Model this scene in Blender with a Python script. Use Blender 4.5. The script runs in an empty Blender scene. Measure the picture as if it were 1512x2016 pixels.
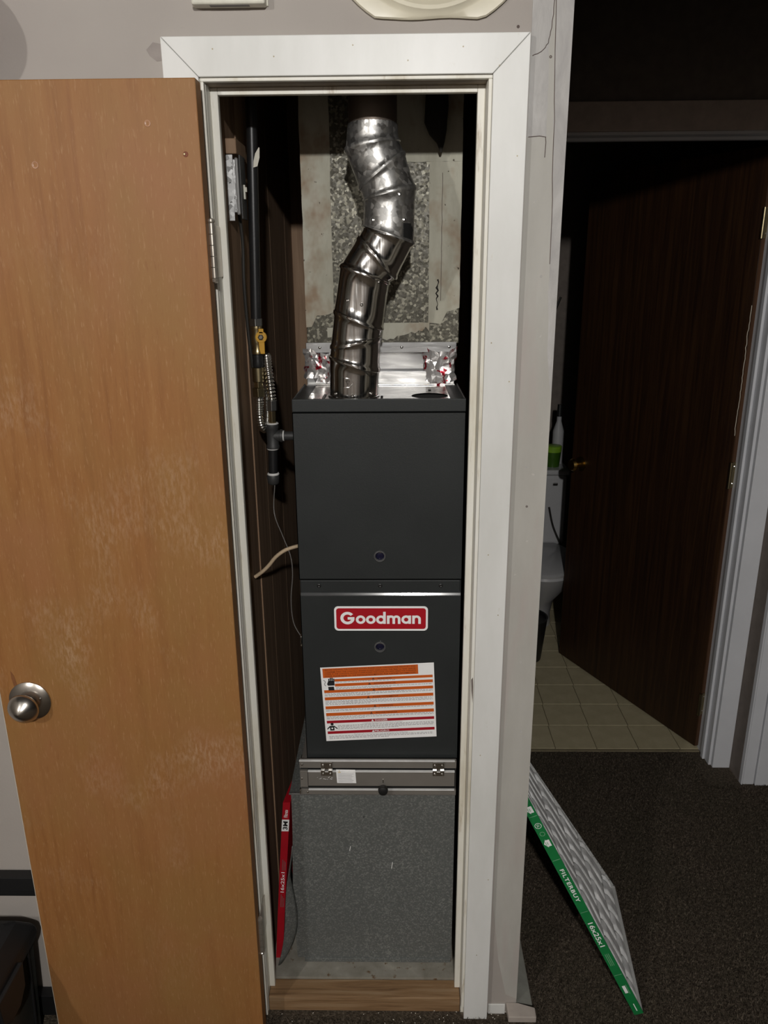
import bpy, bmesh, math, random
from mathutils import Vector, Matrix, Quaternion
import numpy as np

PI = math.pi
random.seed(7)
SC = bpy.context.scene
COL = SC.collection

# ------------------------------------------------------------------ camera
cam_data = bpy.data.cameras.new('camera')
cam = bpy.data.objects.new('camera', cam_data)
COL.objects.link(cam)
cam_data.sensor_fit = 'VERTICAL'
cam_data.sensor_height = 36.0
cam_data.lens = 1520.0 / 2016.0 * 36.0
cam_data.clip_start = 0.02
_p, _r, _y = math.radians(17.5), -0.0077, math.radians(1.0)
_F = Vector((-math.sin(_y) * math.cos(_p), math.cos(_y) * math.cos(_p), -math.sin(_p)))
_R = Vector((math.cos(_y), math.sin(_y), 0))
_U = _R.cross(_F)
_R2 = _R * math.cos(_r) + _U * math.sin(_r)
_U2 = -_R * math.sin(_r) + _U * math.cos(_r)
cam.matrix_world = Matrix(((_R2.x, _U2.x, -_F.x, 0.0), (_R2.y, _U2.y, -_F.y, -1.447),
                           (_R2.z, _U2.z, -_F.z, 1.75), (0, 0, 0, 1)))
SC.camera = cam

# ------------------------------------------------------------------ world, light, exposure
w = bpy.data.worlds.new('world')
SC.world = w
w.use_nodes = True
w.node_tree.nodes['Background'].inputs[0].default_value = (0.5, 0.45, 0.4, 1)
w.node_tree.nodes['Background'].inputs[1].default_value = 0.004

def lamp(name, loc, watts, radius, col):
    d = bpy.data.lights.new(name, 'POINT')
    d.energy = watts
    d.shadow_soft_size = radius
    d.color = col
    o = bpy.data.objects.new(name, d)
    o.location = loc
    COL.objects.link(o)
    return o

lamp('ceiling_bulb', (0.10, -2.80, 2.497), 150, 0.035, (1.0, 0.98, 0.945))
lamp('ceiling_bulb.001', (-1.60, -2.60, 2.46), 60, 0.035, (1.0, 0.97, 0.92))

SC.view_settings.view_transform = 'Standard'
SC.view_settings.look = 'None'
SC.view_settings.gamma = 1.0
SC.view_settings.use_curve_mapping = False
SC.view_settings.exposure = 0.2

# ------------------------------------------------------------------ materials
def lin(r, g, b):
    f = lambda c: (c / 255 / 12.92) if c / 255 <= 0.04045 else ((c / 255 + 0.055) / 1.055) ** 2.4
    return (f(r), f(g), f(b), 1.0)

class NT:
    def __init__(s, name, rough=0.6, metal=0.0, spec=None):
        s.m = bpy.data.materials.new(name)
        s.m.use_nodes = True
        s.t = s.m.node_tree
        s.n = s.t.nodes
        s.b = s.n['Principled BSDF']
        s.b.inputs['Roughness'].default_value = rough
        s.b.inputs['Metallic'].default_value = metal
        if spec is not None:
            s.b.inputs['Specular IOR Level'].default_value = spec
    def link(s, a, b): s.t.links.new(a, b)
    def coord(s, scale=(1, 1, 1), loc=(0, 0, 0), rot=(0, 0, 0)):
        c = s.n.new('ShaderNodeTexCoord'); mp = s.n.new('ShaderNodeMapping')
        mp.inputs['Scale'].default_value = scale
        mp.inputs['Location'].default_value = loc
        mp.inputs['Rotation'].default_value = rot
        s.link(c.outputs['Object'], mp.inputs['Vector'])
        return mp.outputs[0]
    def noise(s, vec, scale, detail=4, rough=0.55, dist=0.0):
        n = s.n.new('ShaderNodeTexNoise')
        n.inputs['Scale'].default_value = scale
        n.inputs['Detail'].default_value = detail
        n.inputs['Roughness'].default_value = rough
        n.inputs['Distortion'].default_value = dist
        s.link(vec, n.inputs['Vector'])
        return n.outputs[0]
    def voro(s, vec, scale, feature='F1', rand=1.0):
        n = s.n.new('ShaderNodeTexVoronoi')
        n.feature = feature
        n.inputs['Scale'].default_value = scale
        n.inputs['Randomness'].default_value = rand
        s.link(vec, n.inputs['Vector'])
        return n
    def ramp(s, fac, stops, interp='LINEAR'):
        r = s.n.new('ShaderNodeValToRGB')
        r.color_ramp.interpolation = interp
        e = r.color_ramp.elements
        while len(e) < len(stops): e.new(0.5)
        for i, (p, c) in enumerate(stops):
            e[i].position = p
            e[i].color = c if len(c) == 4 else (*c, 1)
        s.link(fac, r.inputs[0])
        return r.outputs[0]
    def mix(s, fac, a, b, mode='MIX'):
        m = s.n.new('ShaderNodeMix'); m.data_type = 'RGBA'; m.blend_type = mode
        if isinstance(fac, (int, float)): m.inputs[0].default_value = fac
        else: s.link(fac, m.inputs[0])
        for v, i in ((a, 6), (b, 7)):
            if isinstance(v, tuple): m.inputs[i].default_value = v if len(v) == 4 else (*v, 1)
            else: s.link(v, m.inputs[i])
        return m.outputs[2]
    def col(s, c):
        if isinstance(c, tuple): s.b.inputs["Base Color"].default_value = c if len(c) == 4 else (*c, 1)
        else: s.link(c, s.b.inputs['Base Color'])
    def rough(s, c): s.link(c, s.b.inputs['Roughness'])
    def bump(s, h, strength=0.3, dist=0.002):
        b = s.n.new('ShaderNodeBump')
        b.inputs['Strength'].default_value = strength
        b.inputs['Distance'].default_value = dist
        s.link(h, b.inputs['Height'])
        s.link(b.outputs[0], s.b.inputs['Normal'])

def g(v, a=1.0): return (v, v, v, 1.0)
BLK, WHT = g(0), g(1)

def plain(name, c, rough=0.6, metal=0.0, noise=0.12, scale=30, bump=0.0, spec=None):
    t = NT(name, rough, metal, spec)
    v = t.coord()
    f = t.noise(v, scale, 3)
    d = tuple(max(0, x * (1 - noise)) for x in c[:3]) + (1,)
    l = tuple(min(1, x * (1 + noise)) for x in c[:3]) + (1,)
    t.col(t.ramp(f, [(0.3, d), (0.7, l)]))
    if bump: t.bump(t.noise(v, scale * 6, 2), bump, 0.001)
    return t.m

M = {}
def mk_wall():
    t = NT('wall_paint', 0.75)
    v = t.coord()
    base = t.ramp(t.noise(v, 2.2, 4), [(0.3, (0.355, 0.320, 0.293)), (0.7, (0.425, 0.388, 0.356))])
    sp = t.ramp(t.noise(t.coord((1, 1, 1.6)), 16, 3, 0.6), [(0.70, BLK), (0.78, WHT)])
    c = t.mix(sp, base, (0.31, 0.28, 0.265, 1))
    t.col(c)
    t.bump(t.noise(v, 140, 3), 0.18, 0.0015)
    return t.m
M['wall'] = mk_wall()
def mk_bead():
    t = NT('patched_paint', 0.65)
    v = t.coord((3, 3, 1))
    c = t.ramp(t.noise(v, 9, 5, 0.65, 0.6), [(0.3, (0.35, 0.335, 0.33)), (0.52, (0.44, 0.425, 0.41)), (0.75, (0.53, 0.515, 0.50))])
    t.col(c); t.bump(t.noise(v, 22, 4, 0.6), 0.5, 0.0015)
    return t.m
M['bead'] = mk_bead()
def mk_trim():
    t = NT('trim_white', 0.38)
    v = t.coord((1, 1, 0.35))
    c = t.ramp(t.noise(v, 7, 5, 0.6), [(0.3, (0.66, 0.66, 0.63)), (0.6, (0.765, 0.765, 0.745))])
    gr = t.ramp(t.noise(t.coord((1, 1, 0.6)), 34, 4, 0.7), [(0.68, BLK), (0.8, WHT)])
    c = t.mix(gr, c, (0.60, 0.56, 0.47, 1))
    t.col(c); t.bump(t.noise(v, 60, 3), 0.12, 0.001)
    return t.m
M['trim'] = mk_trim()
def mk_jamb():
    t = NT('jamb_white', 0.42)
    v = t.coord((1, 1, 0.25))
    c = t.ramp(t.noise(v, 9, 5, 0.65), [(0.32, (0.58, 0.53, 0.42)), (0.48, (0.74, 0.715, 0.63)), (0.65, (0.80, 0.79, 0.745))])
    gr = t.ramp(t.noise(t.coord((2, 2, 0.25)), 26, 5, 0.7), [(0.6, BLK), (0.74, WHT)])
    c = t.mix(gr, c, (0.42, 0.35, 0.25, 1))
    t.col(c); t.bump(t.noise(v, 60, 3), 0.15, 0.001)
    return t.m
M['jamb'] = mk_jamb()
def mk_door():
    t = NT('birch_door', 0.5, 0, 0.3)
    v = t.coord((8, 8, 0.5))
    grain = t.noise(v, 5, 7, 0.66, 0.6)
    c = t.ramp(grain, [(0.28, (0.235, 0.096, 0.030)), (0.5, (0.305, 0.134, 0.043)), (0.75, (0.345, 0.163, 0.056))])
    blot = t.noise(t.coord((1, 1, 0.55)), 5.0, 4, 0.55)
    c = t.mix(t.ramp(blot, [(0.40, g(0.0)), (0.62, g(0.8))]), c, (0.297, 0.154, 0.051, 1))
    blot2 = t.noise(t.coord((1, 1, 0.7), (5, 1, 3)), 4.0, 4, 0.55)
    c = t.mix(t.ramp(blot2, [(0.48, g(0.0)), (0.7, g(0.6))]), c, (0.33, 0.135, 0.060, 1))
    fine = t.ramp(t.noise(t.coord((70, 70, 7)), 5, 3, 0.6), [(0.28, g(0.55)), (0.40, BLK)])
    c = t.mix(fine, c, (0.25, 0.105, 0.036, 1))
    flk = t.ramp(t.noise(t.coord((60, 60, 8), (3, 3, 3)), 5, 3, 0.6), [(0.58, BLK), (0.72, g(0.6))])
    c = t.mix(flk, c, (0.44, 0.25, 0.12, 1))
    # rubbed whitish scuffs, streaky, only about waist height and a few lower spots
    sc = t.ramp(t.noise(t.coord((1.0, 1.0, 0.8), (2.35, 0, 4.4)), 6.0, 3, 0.5), [(0.55, BLK), (0.70, WHT)])
    st = t.ramp(t.noise(t.coord((42, 42, 12)), 4, 4, 0.7), [(0.44, BLK), (0.68, g(0.65))])
    band = t.n.new('ShaderNodeSeparateXYZ'); t.link(t.coord((1, 1, 0.5)), band.inputs[0])
    bz = t.ramp(band.outputs[2], [(0.04, BLK), (0.2, g(0.35)), (0.45, g(0.8)), (0.8, g(0.5)), (0.95, BLK)])
    c = t.mix(t.mix(1.0, t.mix(1.0, sc, st, 'MULTIPLY'), bz, 'MULTIPLY'), c, (0.54, 0.37, 0.24, 1))
    t.col(c)
    t.bump(grain, 0.06, 0.001)
    return t.m
M['door'] = mk_door()
def mk_wood(name, a, b, cc, rough=0.7, stretch=(10, 10, 0.6), sc=4):
    t = NT(name, rough)
    v = t.coord(stretch)
    c = t.ramp(t.noise(v, sc, 6, 0.65, 0.8), [(0.3, a), (0.5, b), (0.72, cc)])
    t.col(c); t.bump(t.noise(v, sc * 3, 4), 0.2, 0.001)
    return t.m
M['stud'] = mk_wood('stud_lumber', (0.16, 0.095, 0.054), (0.25, 0.155, 0.092), (0.32, 0.21, 0.13))
M['pine'] = mk_wood('sill_pine', (0.13, 0.068, 0.028), (0.25, 0.145, 0.068), (0.33, 0.225, 0.13), 0.75, (1.2, 22, 22), 4)
M['darkwood'] = mk_wood('walnut_door', (0.012, 0.0040, 0.0014), (0.027, 0.0105, 0.0032), (0.050, 0.0215, 0.0065), 0.5, (14, 14, 0.5), 4)
M['darkedge'] = mk_wood('walnut_edge', (0.05, 0.020, 0.008), (0.075, 0.032, 0.012), (0.10, 0.045, 0.018), 0.6)
def mk_galv(name, dark, mid, light, scale=55, rough=0.42, metal=0.55, flecks=0.5):
    t = NT(name, rough, metal)
    v = t.coord()
    vo = t.voro(v, scale)
    sx = t.n.new('ShaderNodeSeparateColor'); t.link(vo.outputs['Color'], sx.inputs[0])
    c = t.ramp(sx.outputs[0], [(0.0, dark), (0.6, mid), (1.0, light)])
    fl = t.ramp(t.noise(t.coord((1.4, 1, 1)), scale * 1.6, 3, 0.6, 1.2), [(0.60, BLK), (0.70, g(flecks))])
    c = t.mix(fl, c, light)
    cl = t.noise(v, 5, 4)
    c = t.mix(t.ramp(cl, [(0.35, g(0.35)), (0.65, BLK)]), c, dark)
    t.col(c)
    t.rough(t.ramp(sx.outputs[1], [(0, g(rough - 0.12)), (1, g(rough + 0.12))]))
    t.bump(t.noise(v, 12, 2), 0.15, 0.004)
    return t.m
M['lip_glint'] = plain('lip_highlight_white', (0.85, 0.85, 0.84, 1), 0.5, 0.0)  # lamp highlight on the rack's steel lips, painted as plain white
M['galv_base'] = mk_galv('galvanized_base', (0.122, 0.129, 0.124), (0.146, 0.153, 0.147), (0.26, 0.27, 0.255), 330, 0.48, 0.2, 0.30)
M['spangle'] = mk_galv('spangled_steel', (0.055, 0.049, 0.032), (0.085, 0.077, 0.054), (0.38, 0.36, 0.28), 190, 0.5, 0.2, 0.7)
M['oldpipe'] = mk_galv('old_vent_steel', (0.30, 0.295, 0.285), (0.40, 0.395, 0.385), (0.66, 0.65, 0.63), 110, 0.40, 0.9, 0.35)
M['bright_sheet'] = mk_galv('bright_sheet_steel', (0.33, 0.33, 0.33), (0.39, 0.39, 0.39), (0.55, 0.55, 0.55), 130, 0.36, 0.8, 0.2)
M['rack'] = plain('brushed_rack_steel', (0.27, 0.25, 0.225, 1), 0.38, 0.45, noise=0.08, scale=12)
def mk_shiny():
    t = NT('new_vent_steel', 0.16, 1.0)
    v = t.coord((1, 1, 0.35))
    t.col(t.ramp(t.noise(v, 22, 4), [(0.3, (0.50, 0.49, 0.475)), (0.7, (0.70, 0.69, 0.675))]))
    t.rough(t.ramp(t.noise(t.coord((40, 40, 2)), 6, 3), [(0.3, g(0.10)), (0.7, g(0.26))]))
    t.bump(t.noise(t.coord(), 26, 2), 0.10, 0.002)
    return t.m
M['shiny'] = mk_shiny()
def mk_foil():
    t = NT('foil_tape', 0.26, 0.75)
    v = t.coord()
    red = t.ramp(t.noise(v, 34, 3, 0.6, 1.0), [(0.56, BLK), (0.60, WHT)])
    t.col(t.mix(red, (0.88, 0.86, 0.85, 1), (0.45, 0.02, 0.04, 1)))
    t.bump(t.voro(v, 26, 'DISTANCE_TO_EDGE').outputs['Distance'], 0.5, 0.01)
    return t.m
M['foil'] = mk_foil()
def mk_mastic():
    t = NT('old_mastic_tape', 0.85)
    v = t.coord((1, 1, 0.35))
    c = t.ramp(t.noise(v, 16, 5, 0.6), [(0.3, (0.38, 0.36, 0.285)), (0.55, (0.50, 0.485, 0.40)), (0.75, (0.58, 0.57, 0.49))])
    rust = t.ramp(t.noise(t.coord((1, 1, 0.8)), 9, 4, 0.65), [(0.52, BLK), (0.70, g(0.75))])
    c = t.mix(rust, c, (0.28, 0.165, 0.09, 1))
    sp = t.ramp(t.noise(t.coord(), 75, 3, 0.6), [(0.70, BLK), (0.75, WHT)])
    c = t.mix(sp, c, (0.06, 0.045, 0.03, 1))
    t.col(c); t.bump(t.noise(v, 45, 4), 0.4, 0.002)
    return t.m
M['mastic'] = mk_mastic()
def mk_pan():
    t = NT('dusty_floor_pan', 0.8, 0.1)
    v = t.coord()
    c = t.ramp(t.noise(v, 20, 5, 0.6), [(0.3, (0.20, 0.185, 0.15)), (0.6, (0.29, 0.275, 0.235)), (0.8, (0.40, 0.37, 0.31))])
    t.col(t.mix(t.ramp(t.noise(v, 55, 3), [(0.62, BLK), (0.7, WHT)]), c, (0.13, 0.075, 0.035, 1)))
    t.bump(t.noise(v, 60, 3), 0.3, 0.002)
    return t.m
M['pan'] = mk_pan()
def mk_carpet():
    t = NT('brown_carpet', 0.95, 0, 0.1)
    v = t.coord()
    c = t.ramp(t.noise(v, 130, 3, 0.7), [(0.3, (0.036, 0.027, 0.020)), (0.5, (0.078, 0.061, 0.046)), (0.72, (0.19, 0.155, 0.12))])
    c = t.mix(t.ramp(t.noise(v, 3.0, 3), [(0.35, g(0.0)), (0.7, g(0.45))]), c, (0.062, 0.056, 0.038, 1))
    t.col(c); t.bump(t.noise(v, 220, 3), 0.8, 0.006)
    return t.m
M['carpet'] = mk_carpet()
def mk_vinyl():
    t = NT('vinyl_tile', 0.4)
    v = t.coord()
    t.col(t.ramp(t.noise(v, 16, 4, 0.6), [(0.3, (0.42, 0.365, 0.23)), (0.6, (0.50, 0.44, 0.29)), (0.8, (0.56, 0.50, 0.35))]))
    return t.m
M['vinyl'] = mk_vinyl()
M['grout'] = plain('vinyl_joint', (0.22, 0.185, 0.115, 1), 0.6)
def mk_cab():
    t = NT('charcoal_enamel', 0.45, 0, 0.35)
    v = t.coord()
    t.col(t.ramp(t.noise(v, 6, 3), [(0.3, (0.021, 0.0235, 0.0240)), (0.7, (0.026, 0.0290, 0.0295))]))
    t.bump(t.noise(v, 420, 2), 0.25, 0.0006)
    return t.m
M['cab'] = mk_cab()
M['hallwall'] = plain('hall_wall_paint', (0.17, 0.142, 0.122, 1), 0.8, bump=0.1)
def mk_collar():
    t = NT('scratched_collar_steel', 0.34, 0.75)
    v = t.coord((1, 1, 6))
    c = t.ramp(t.noise(v, 9, 4), [(0.3, (0.30, 0.30, 0.30)), (0.7, (0.42, 0.42, 0.42))])
    c = t.mix(t.ramp(t.noise(t.coord((3, 3, 30), rot=(0, 0.35, 0)), 6, 4, 0.7), [(0.60, BLK), (0.70, g(0.7))]), c, (0.62, 0.62, 0.62, 1))
    t.col(c)
    t.rough(t.ramp(t.noise(v, 20, 3), [(0.3, g(0.28)), (0.7, g(0.44))]))
    return t.m
M['collar'] = mk_collar()
M['ceil'] = plain('dark_ceiling', (0.06, 0.05, 0.042, 1), 0.9)
M['farwall'] = plain('brown_far_wall', (0.25, 0.22, 0.195, 1), 0.8)
M['headjamb'] = plain('grimy_brown_paint', (0.23, 0.175, 0.12, 1), 0.6, noise=0.35, scale=18)
M['gasblk'] = plain('black_iron', (0.022, 0.022, 0.023, 1), 0.38, 0.4, bump=0.1)
M['castblk'] = plain('cast_iron', (0.055, 0.055, 0.055, 1), 0.55, 0.4, scale=60, bump=0.3)
M['brass'] = plain('dull_brass', (0.50, 0.41, 0.24, 1), 0.3, 1.0)
M['brassd'] = plain('aged_brass', (0.30, 0.25, 0.15, 1), 0.35, 1.0)
M['steelnut'] = plain('grey_nut_steel', (0.34, 0.34, 0.33, 1), 0.35, 1.0)
M['flex'] = plain('flex_stainless', (0.60, 0.58, 0.54, 1), 0.25, 1.0)
M['yellow'] = plain('yellow_handle', (0.62, 0.33, 0.025, 1), 0.4)
M['white_dope'] = plain('white_sealant', (0.75, 0.74, 0.72, 1), 0.6)
M['chrome'] = plain('screw_steel', (0.70, 0.69, 0.67, 1), 0.2, 1.0)
M['nickel'] = plain('satin_nickel', (0.50, 0.47, 0.43, 1), 0.27, 1.0, noise=0.05)
M['hinge'] = plain('dull_hinge_steel', (0.52, 0.48, 0.42, 1), 0.3, 0.75)
M['goldknob'] = plain('old_brass_knob', (0.40, 0.26, 0.08, 1), 0.3, 1.0)
M['black'] = plain('black_plastic', (0.010, 0.010, 0.010, 1), 0.45)
M['void'] = plain('dark_opening', (0.004, 0.004, 0.004, 1), 0.9)
M['blackmetal'] = plain('black_powder_coat', (0.007, 0.007, 0.0075, 1), 0.55)
M['lens'] = plain('dark_sight_glass', (0.010, 0.010, 0.03, 1), 0.08)
M['ringblk'] = plain('sight_ring', (0.16, 0.16, 0.16, 1), 0.25, 0.3)
M['red'] = plain('badge_red', (0.42, 0.008, 0.018, 1), 0.35, noise=0.03)
M['white'] = plain('label_white', (0.92, 0.92, 0.92, 1), 0.45, noise=0.02)
M['orange'] = plain('label_orange', (0.62, 0.112, 0.010, 1), 0.5, noise=0.03)
M['crimson'] = plain('label_crimson', (0.36, 0.005, 0.016, 1), 0.5, noise=0.03)
M['ink'] = plain('label_ink', (0.012, 0.012, 0.014, 1), 0.6)
M['inkbrown'] = plain('label_brown_ink', (0.17, 0.035, 0.006, 1), 0.6)
M['inkgrey'] = plain('label_fine_print', (0.40, 0.39, 0.40, 1), 0.6)
M['signyel'] = plain('sign_yellow', (0.65, 0.42, 0.03, 1), 0.6)
M['green'] = plain('filter_green', (0.010, 0.19, 0.052, 1), 0.45, noise=0.06)
M['greenline'] = plain('filter_pale_green', (0.22, 0.45, 0.27, 1), 0.5)
M['media'] = plain('pleated_media', (0.84, 0.845, 0.84, 1), 0.9, noise=0.2, scale=40, bump=0.4)
M['card'] = plain('filter_card', (0.50, 0.50, 0.49, 1), 0.8)
M['redbox'] = plain('filter_red', (0.40, 0.006, 0.016, 1), 0.4, noise=0.05)
M['cream'] = plain('cream_enamel', (0.72, 0.67, 0.53, 1), 0.3, noise=0.07, scale=14, bump=0.05)
M['creamdark'] = plain('cream_tarnished', (0.42, 0.36, 0.23, 1), 0.4, noise=0.3, scale=40)
M['ivory'] = plain('ivory_plastic', (0.68, 0.66, 0.57, 1), 0.4)
M['cable'] = plain('beige_cable', (0.55, 0.42, 0.28, 1), 0.5)
M['darkwire'] = plain('dark_wire', (0.02, 0.018, 0.015, 1), 0.5)
M['greywire'] = plain('grey_wire', (0.16, 0.15, 0.14, 1), 0.5)
M['insul'] = plain('sooty_scrap', (0.02, 0.017, 0.014, 1), 0.95, bump=0.6)
M['paper'] = plain('paper_tag', (0.72, 0.69, 0.60, 1), 0.8)
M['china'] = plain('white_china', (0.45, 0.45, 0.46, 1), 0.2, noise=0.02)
M['lime'] = plain('lime_plastic', (0.22, 0.42, 0.03, 1), 0.4)
M['limedark'] = plain('deep_lime_plastic', (0.035, 0.10, 0.006, 1), 0.4)
M['hallwhite'] = plain('hall_trim_white', (0.60, 0.61, 0.64, 1), 0.45, noise=0.04, scale=8)
M['toteblk'] = plain('tote_lid_black', (0.012, 0.012, 0.013, 1), 0.5)
M['boardpaint'] = plain('scuffed_board_paint', (0.42, 0.37, 0.33, 1), 0.7, noise=0.15, scale=20, bump=0.2)
M['boardgrey'] = plain('board_top_grey', (0.30, 0.30, 0.265, 1), 0.7)
M['crack'] = plain('crack_shadow', (0.13, 0.10, 0.09, 1), 0.9)
M['chip'] = plain('chipped_edge', (0.62, 0.56, 0.46, 1), 0.7)
M['rednap'] = plain('raspberry_felt', (0.35, 0.02, 0.06, 1), 0.9)
def mk_smoke():
    t = NT('smoked_plastic', 0.25)
    t.col((0.16, 0.165, 0.15, 1))
    t.b.inputs['Transmission Weight'].default_value = 0.8
    t.b.inputs['IOR'].default_value = 1.2
    return t.m
M['smoke'] = mk_smoke()

# ------------------------------------------------------------------ geometry helpers
class B:
    """collects shapes (world coordinates) into one bmesh"""
    def __init__(s): s.bm = bmesh.new()
    def _f(s, vs):
        try: return s.bm.faces.new(vs)
        except ValueError: return None
    def box(s, x0, x1, y0, y1, z0, z1, mat=None):
        c = [Vector((x, y, z)) for x in (x0, x1) for y in (y0, y1) for z in (z0, z1)]
        if mat is not None: c = [mat @ p for p in c]
        v = [s.bm.verts.new(p) for p in c]
        for q in ((0, 1, 3, 2), (4, 6, 7, 5), (0, 4, 5, 1), (2, 3, 7, 6), (0, 2, 6, 4), (1, 5, 7, 3)):
            s._f([v[i] for i in q])
        return s
    def prism(s, pts, origin, ux, uy, depth):
        """polygon pts (2D) in plane origin+ux,uy, extruded by vector depth"""
        a = [s.bm.verts.new(origin + ux * p[0] + uy * p[1]) for p in pts]
        b = [s.bm.verts.new(x.co + depth) for x in a]
        n = len(a)
        s._f(a[::-1]); s._f(b)
        for i in range(n): s._f([a[i], a[(i + 1) % n], b[(i + 1) % n], b[i]])
        return s
    def rings(s, rs, cap=True, closed=False):
        rows = [[s.bm.verts.new(p) for p in r] for r in rs]
        n = len(rows[0])
        m = len(rows)
        for i in range(m if closed else m - 1):
            a, b = rows[i], rows[(i + 1) % m]
            for k in range(n): s._f([a[k], a[(k + 1) % n], b[(k + 1) % n], b[k]])
        if cap and not closed:
            s._f(rows[0][::-1]); s._f(rows[-1])
        return s
    def lathe(s, prof, p, axis, n=24, cap=True, phase=0.0):
        """prof: list of (distance along axis, radius)"""
        ax = Vector(axis).normalized()
        t = Vector((0, 0, 1)) if abs(ax.z) < 0.9 else Vector((1, 0, 0))
        u = ax.cross(t).normalized(); v = ax.cross(u)
        p = Vector(p)
        return s.rings([[p + ax * d + (u * math.cos(2 * PI * k / n + phase) + v * math.sin(2 * PI * k / n + phase)) * r for k in range(n)] for d, r in prof], cap)
    def cyl(s, p0, p1, r, n=20, r1=None):
        p0, p1 = Vector(p0), Vector(p1)
        return s.lathe([(0, r), ((p1 - p0).length, r if r1 is None else r1)], p0, p1 - p0, n)
    def tube(s, pts, r, n=10, radf=None, cap=True):
        pts = [Vector(p) for p in pts]
        rs = []
        prev = None
        for i, p in enumerate(pts):
            d = (pts[min(i + 1, len(pts) - 1)] - pts[max(i - 1, 0)]).normalized()
            if prev is None:
                t = Vector((0, 0, 1)) if abs(d.z) < 0.9 else Vector((0, 1, 0))
                u = d.cross(t).normalized()
            else:
                u = (prev - d * prev.dot(d)).normalized()
            prev = u
            v = d.cross(u)
            rr = radf(i) if radf else r
            rs.append([p + (u * math.cos(2 * PI * k / n) + v * math.sin(2 * PI * k / n)) * rr for k in range(n)])
        return s.rings(rs, cap)
    def grid(s, fn, nu, nv):
        rows = [[s.bm.verts.new(fn(i / nu, j / nv)) for j in range(nv + 1)] for i in range(nu + 1)]
        for i in range(nu):
            for j in range(nv):
                s._f([rows[i][j], rows[i + 1][j], rows[i + 1][j + 1], rows[i][j + 1]])
        return s
    def mesh(s, me, mat):
        vs = [s.bm.verts.new(mat @ v.co) for v in me.vertices]
        for p in me.polygons: s._f([vs[i] for i in p.vertices])
        return s

def wloc(o):
    v = Vector((0, 0, 0))
    while o is not None:
        v = v + o.location
        o = o.parent
    return v

def obj(name, b, mat, parent=None, bevel=0.0, smooth=False, kind=None, angle=40, loc=None, label=None, normals=True):
    me = bpy.data.meshes.new(name)
    if normals: bmesh.ops.recalc_face_normals(b.bm, faces=b.bm.faces)
    base = wloc(parent) if parent is not None else Vector((0, 0, 0))
    own = Vector(loc) if loc is not None else Vector((0, 0, 0))     # world position of the object's own origin
    if loc is None: own = base
    bmesh.ops.translate(b.bm, verts=b.bm.verts, vec=-own)
    b.bm.to_mesh(me); b.bm.free()
    me.materials.append(mat)
    if smooth:
        for p in me.polygons: p.use_smooth = True
        me.set_sharp_from_angle(angle=math.radians(angle))
    o = bpy.data.objects.new(name, me)
    COL.objects.link(o)
    if parent is not None: o.parent = parent
    o.location = own - base
    if bevel:
        m = o.modifiers.new('bevel', 'BEVEL'); m.width = bevel; m.segments = 2; m.limit_method = 'ANGLE'; m.harden_normals = False
    if kind: o['kind'] = kind
    if label: o['label'] = label
    return o

def tag(o, label, cat, group=None, kind=None):
    o['label'] = label; o['category'] = cat
    if group: o['group'] = group
    if kind: o['kind'] = kind
    return o

def thing(name, label, cat, loc, group=None, kind=None):
    o = bpy.data.objects.new(name, None)
    o.empty_display_size = 0.05
    COL.objects.link(o)
    o.location = loc
    return tag(o, label, cat, group, kind)

def copy_at(src, delta):
    c = src.copy(); COL.objects.link(c); c.parent = src.parent
    c.location = Vector(src.location) + Vector(delta)
    for ch in list(src.children):
        d = ch.copy(); COL.objects.link(d); d.parent = c
    return c

def V(*a): return Vector(a)
X, Y, Z = V(1, 0, 0), V(0, 1, 0), V(0, 0, 1)

def curve_plate(outer, holes, name='plate'):
    """2D polygon with holes -> triangulated flat mesh (xy)"""
    cu = bpy.data.curves.new(name, 'CURVE'); cu.dimensions = '2D'; cu.fill_mode = 'BOTH'
    for pts in [outer] + holes:
        sp = cu.splines.new('POLY'); sp.points.add(len(pts) - 1)
        for i, p in enumerate(pts): sp.points[i].co = (p[0], p[1], 0, 1)
        sp.use_cyclic_u = True
    o = bpy.data.objects.new(name, cu); COL.objects.link(o)
    dg = bpy.context.evaluated_depsgraph_get()
    me = bpy.data.meshes.new_from_object(o.evaluated_get(dg))
    bpy.data.objects.remove(o); bpy.data.curves.remove(cu)
    return me

def circ(cx, cy, r, n=28): return [(cx + r * math.cos(2 * PI * k / n), cy + r * math.sin(2 * PI * k / n)) for k in range(n)]

def text_mesh(s, size=1.0, bold=0.0, align='CENTER', spacing=1.0, shear=0):
    cu = bpy.data.curves.new('text', 'FONT')
    cu.body = s; cu.size = size; cu.offset = bold * size
    cu.align_x = align; cu.align_y = 'CENTER'
    cu.space_character = spacing
    cu.resolution_u = 3
    o = bpy.data.objects.new('text', cu); COL.objects.link(o)
    dg = bpy.context.evaluated_depsgraph_get()
    me = bpy.data.meshes.new_from_object(o.evaluated_get(dg))
    bpy.data.objects.remove(o); bpy.data.curves.remove(cu)
    return me

def frame(o, ux, uy):
    """4x4 that maps local xy onto ux, uy at o"""
    n = ux.cross(uy)
    return Matrix(((ux.x, uy.x, n.x, o.x), (ux.y, uy.y, n.y, o.y), (ux.z, uy.z, n.z, o.z), (0, 0, 0, 1)))

def text_size(me):
    xs = [v.co.x for v in me.vertices]; ys = [v.co.y for v in me.vertices]
    return min(xs), max(xs), min(ys), max(ys)

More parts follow.
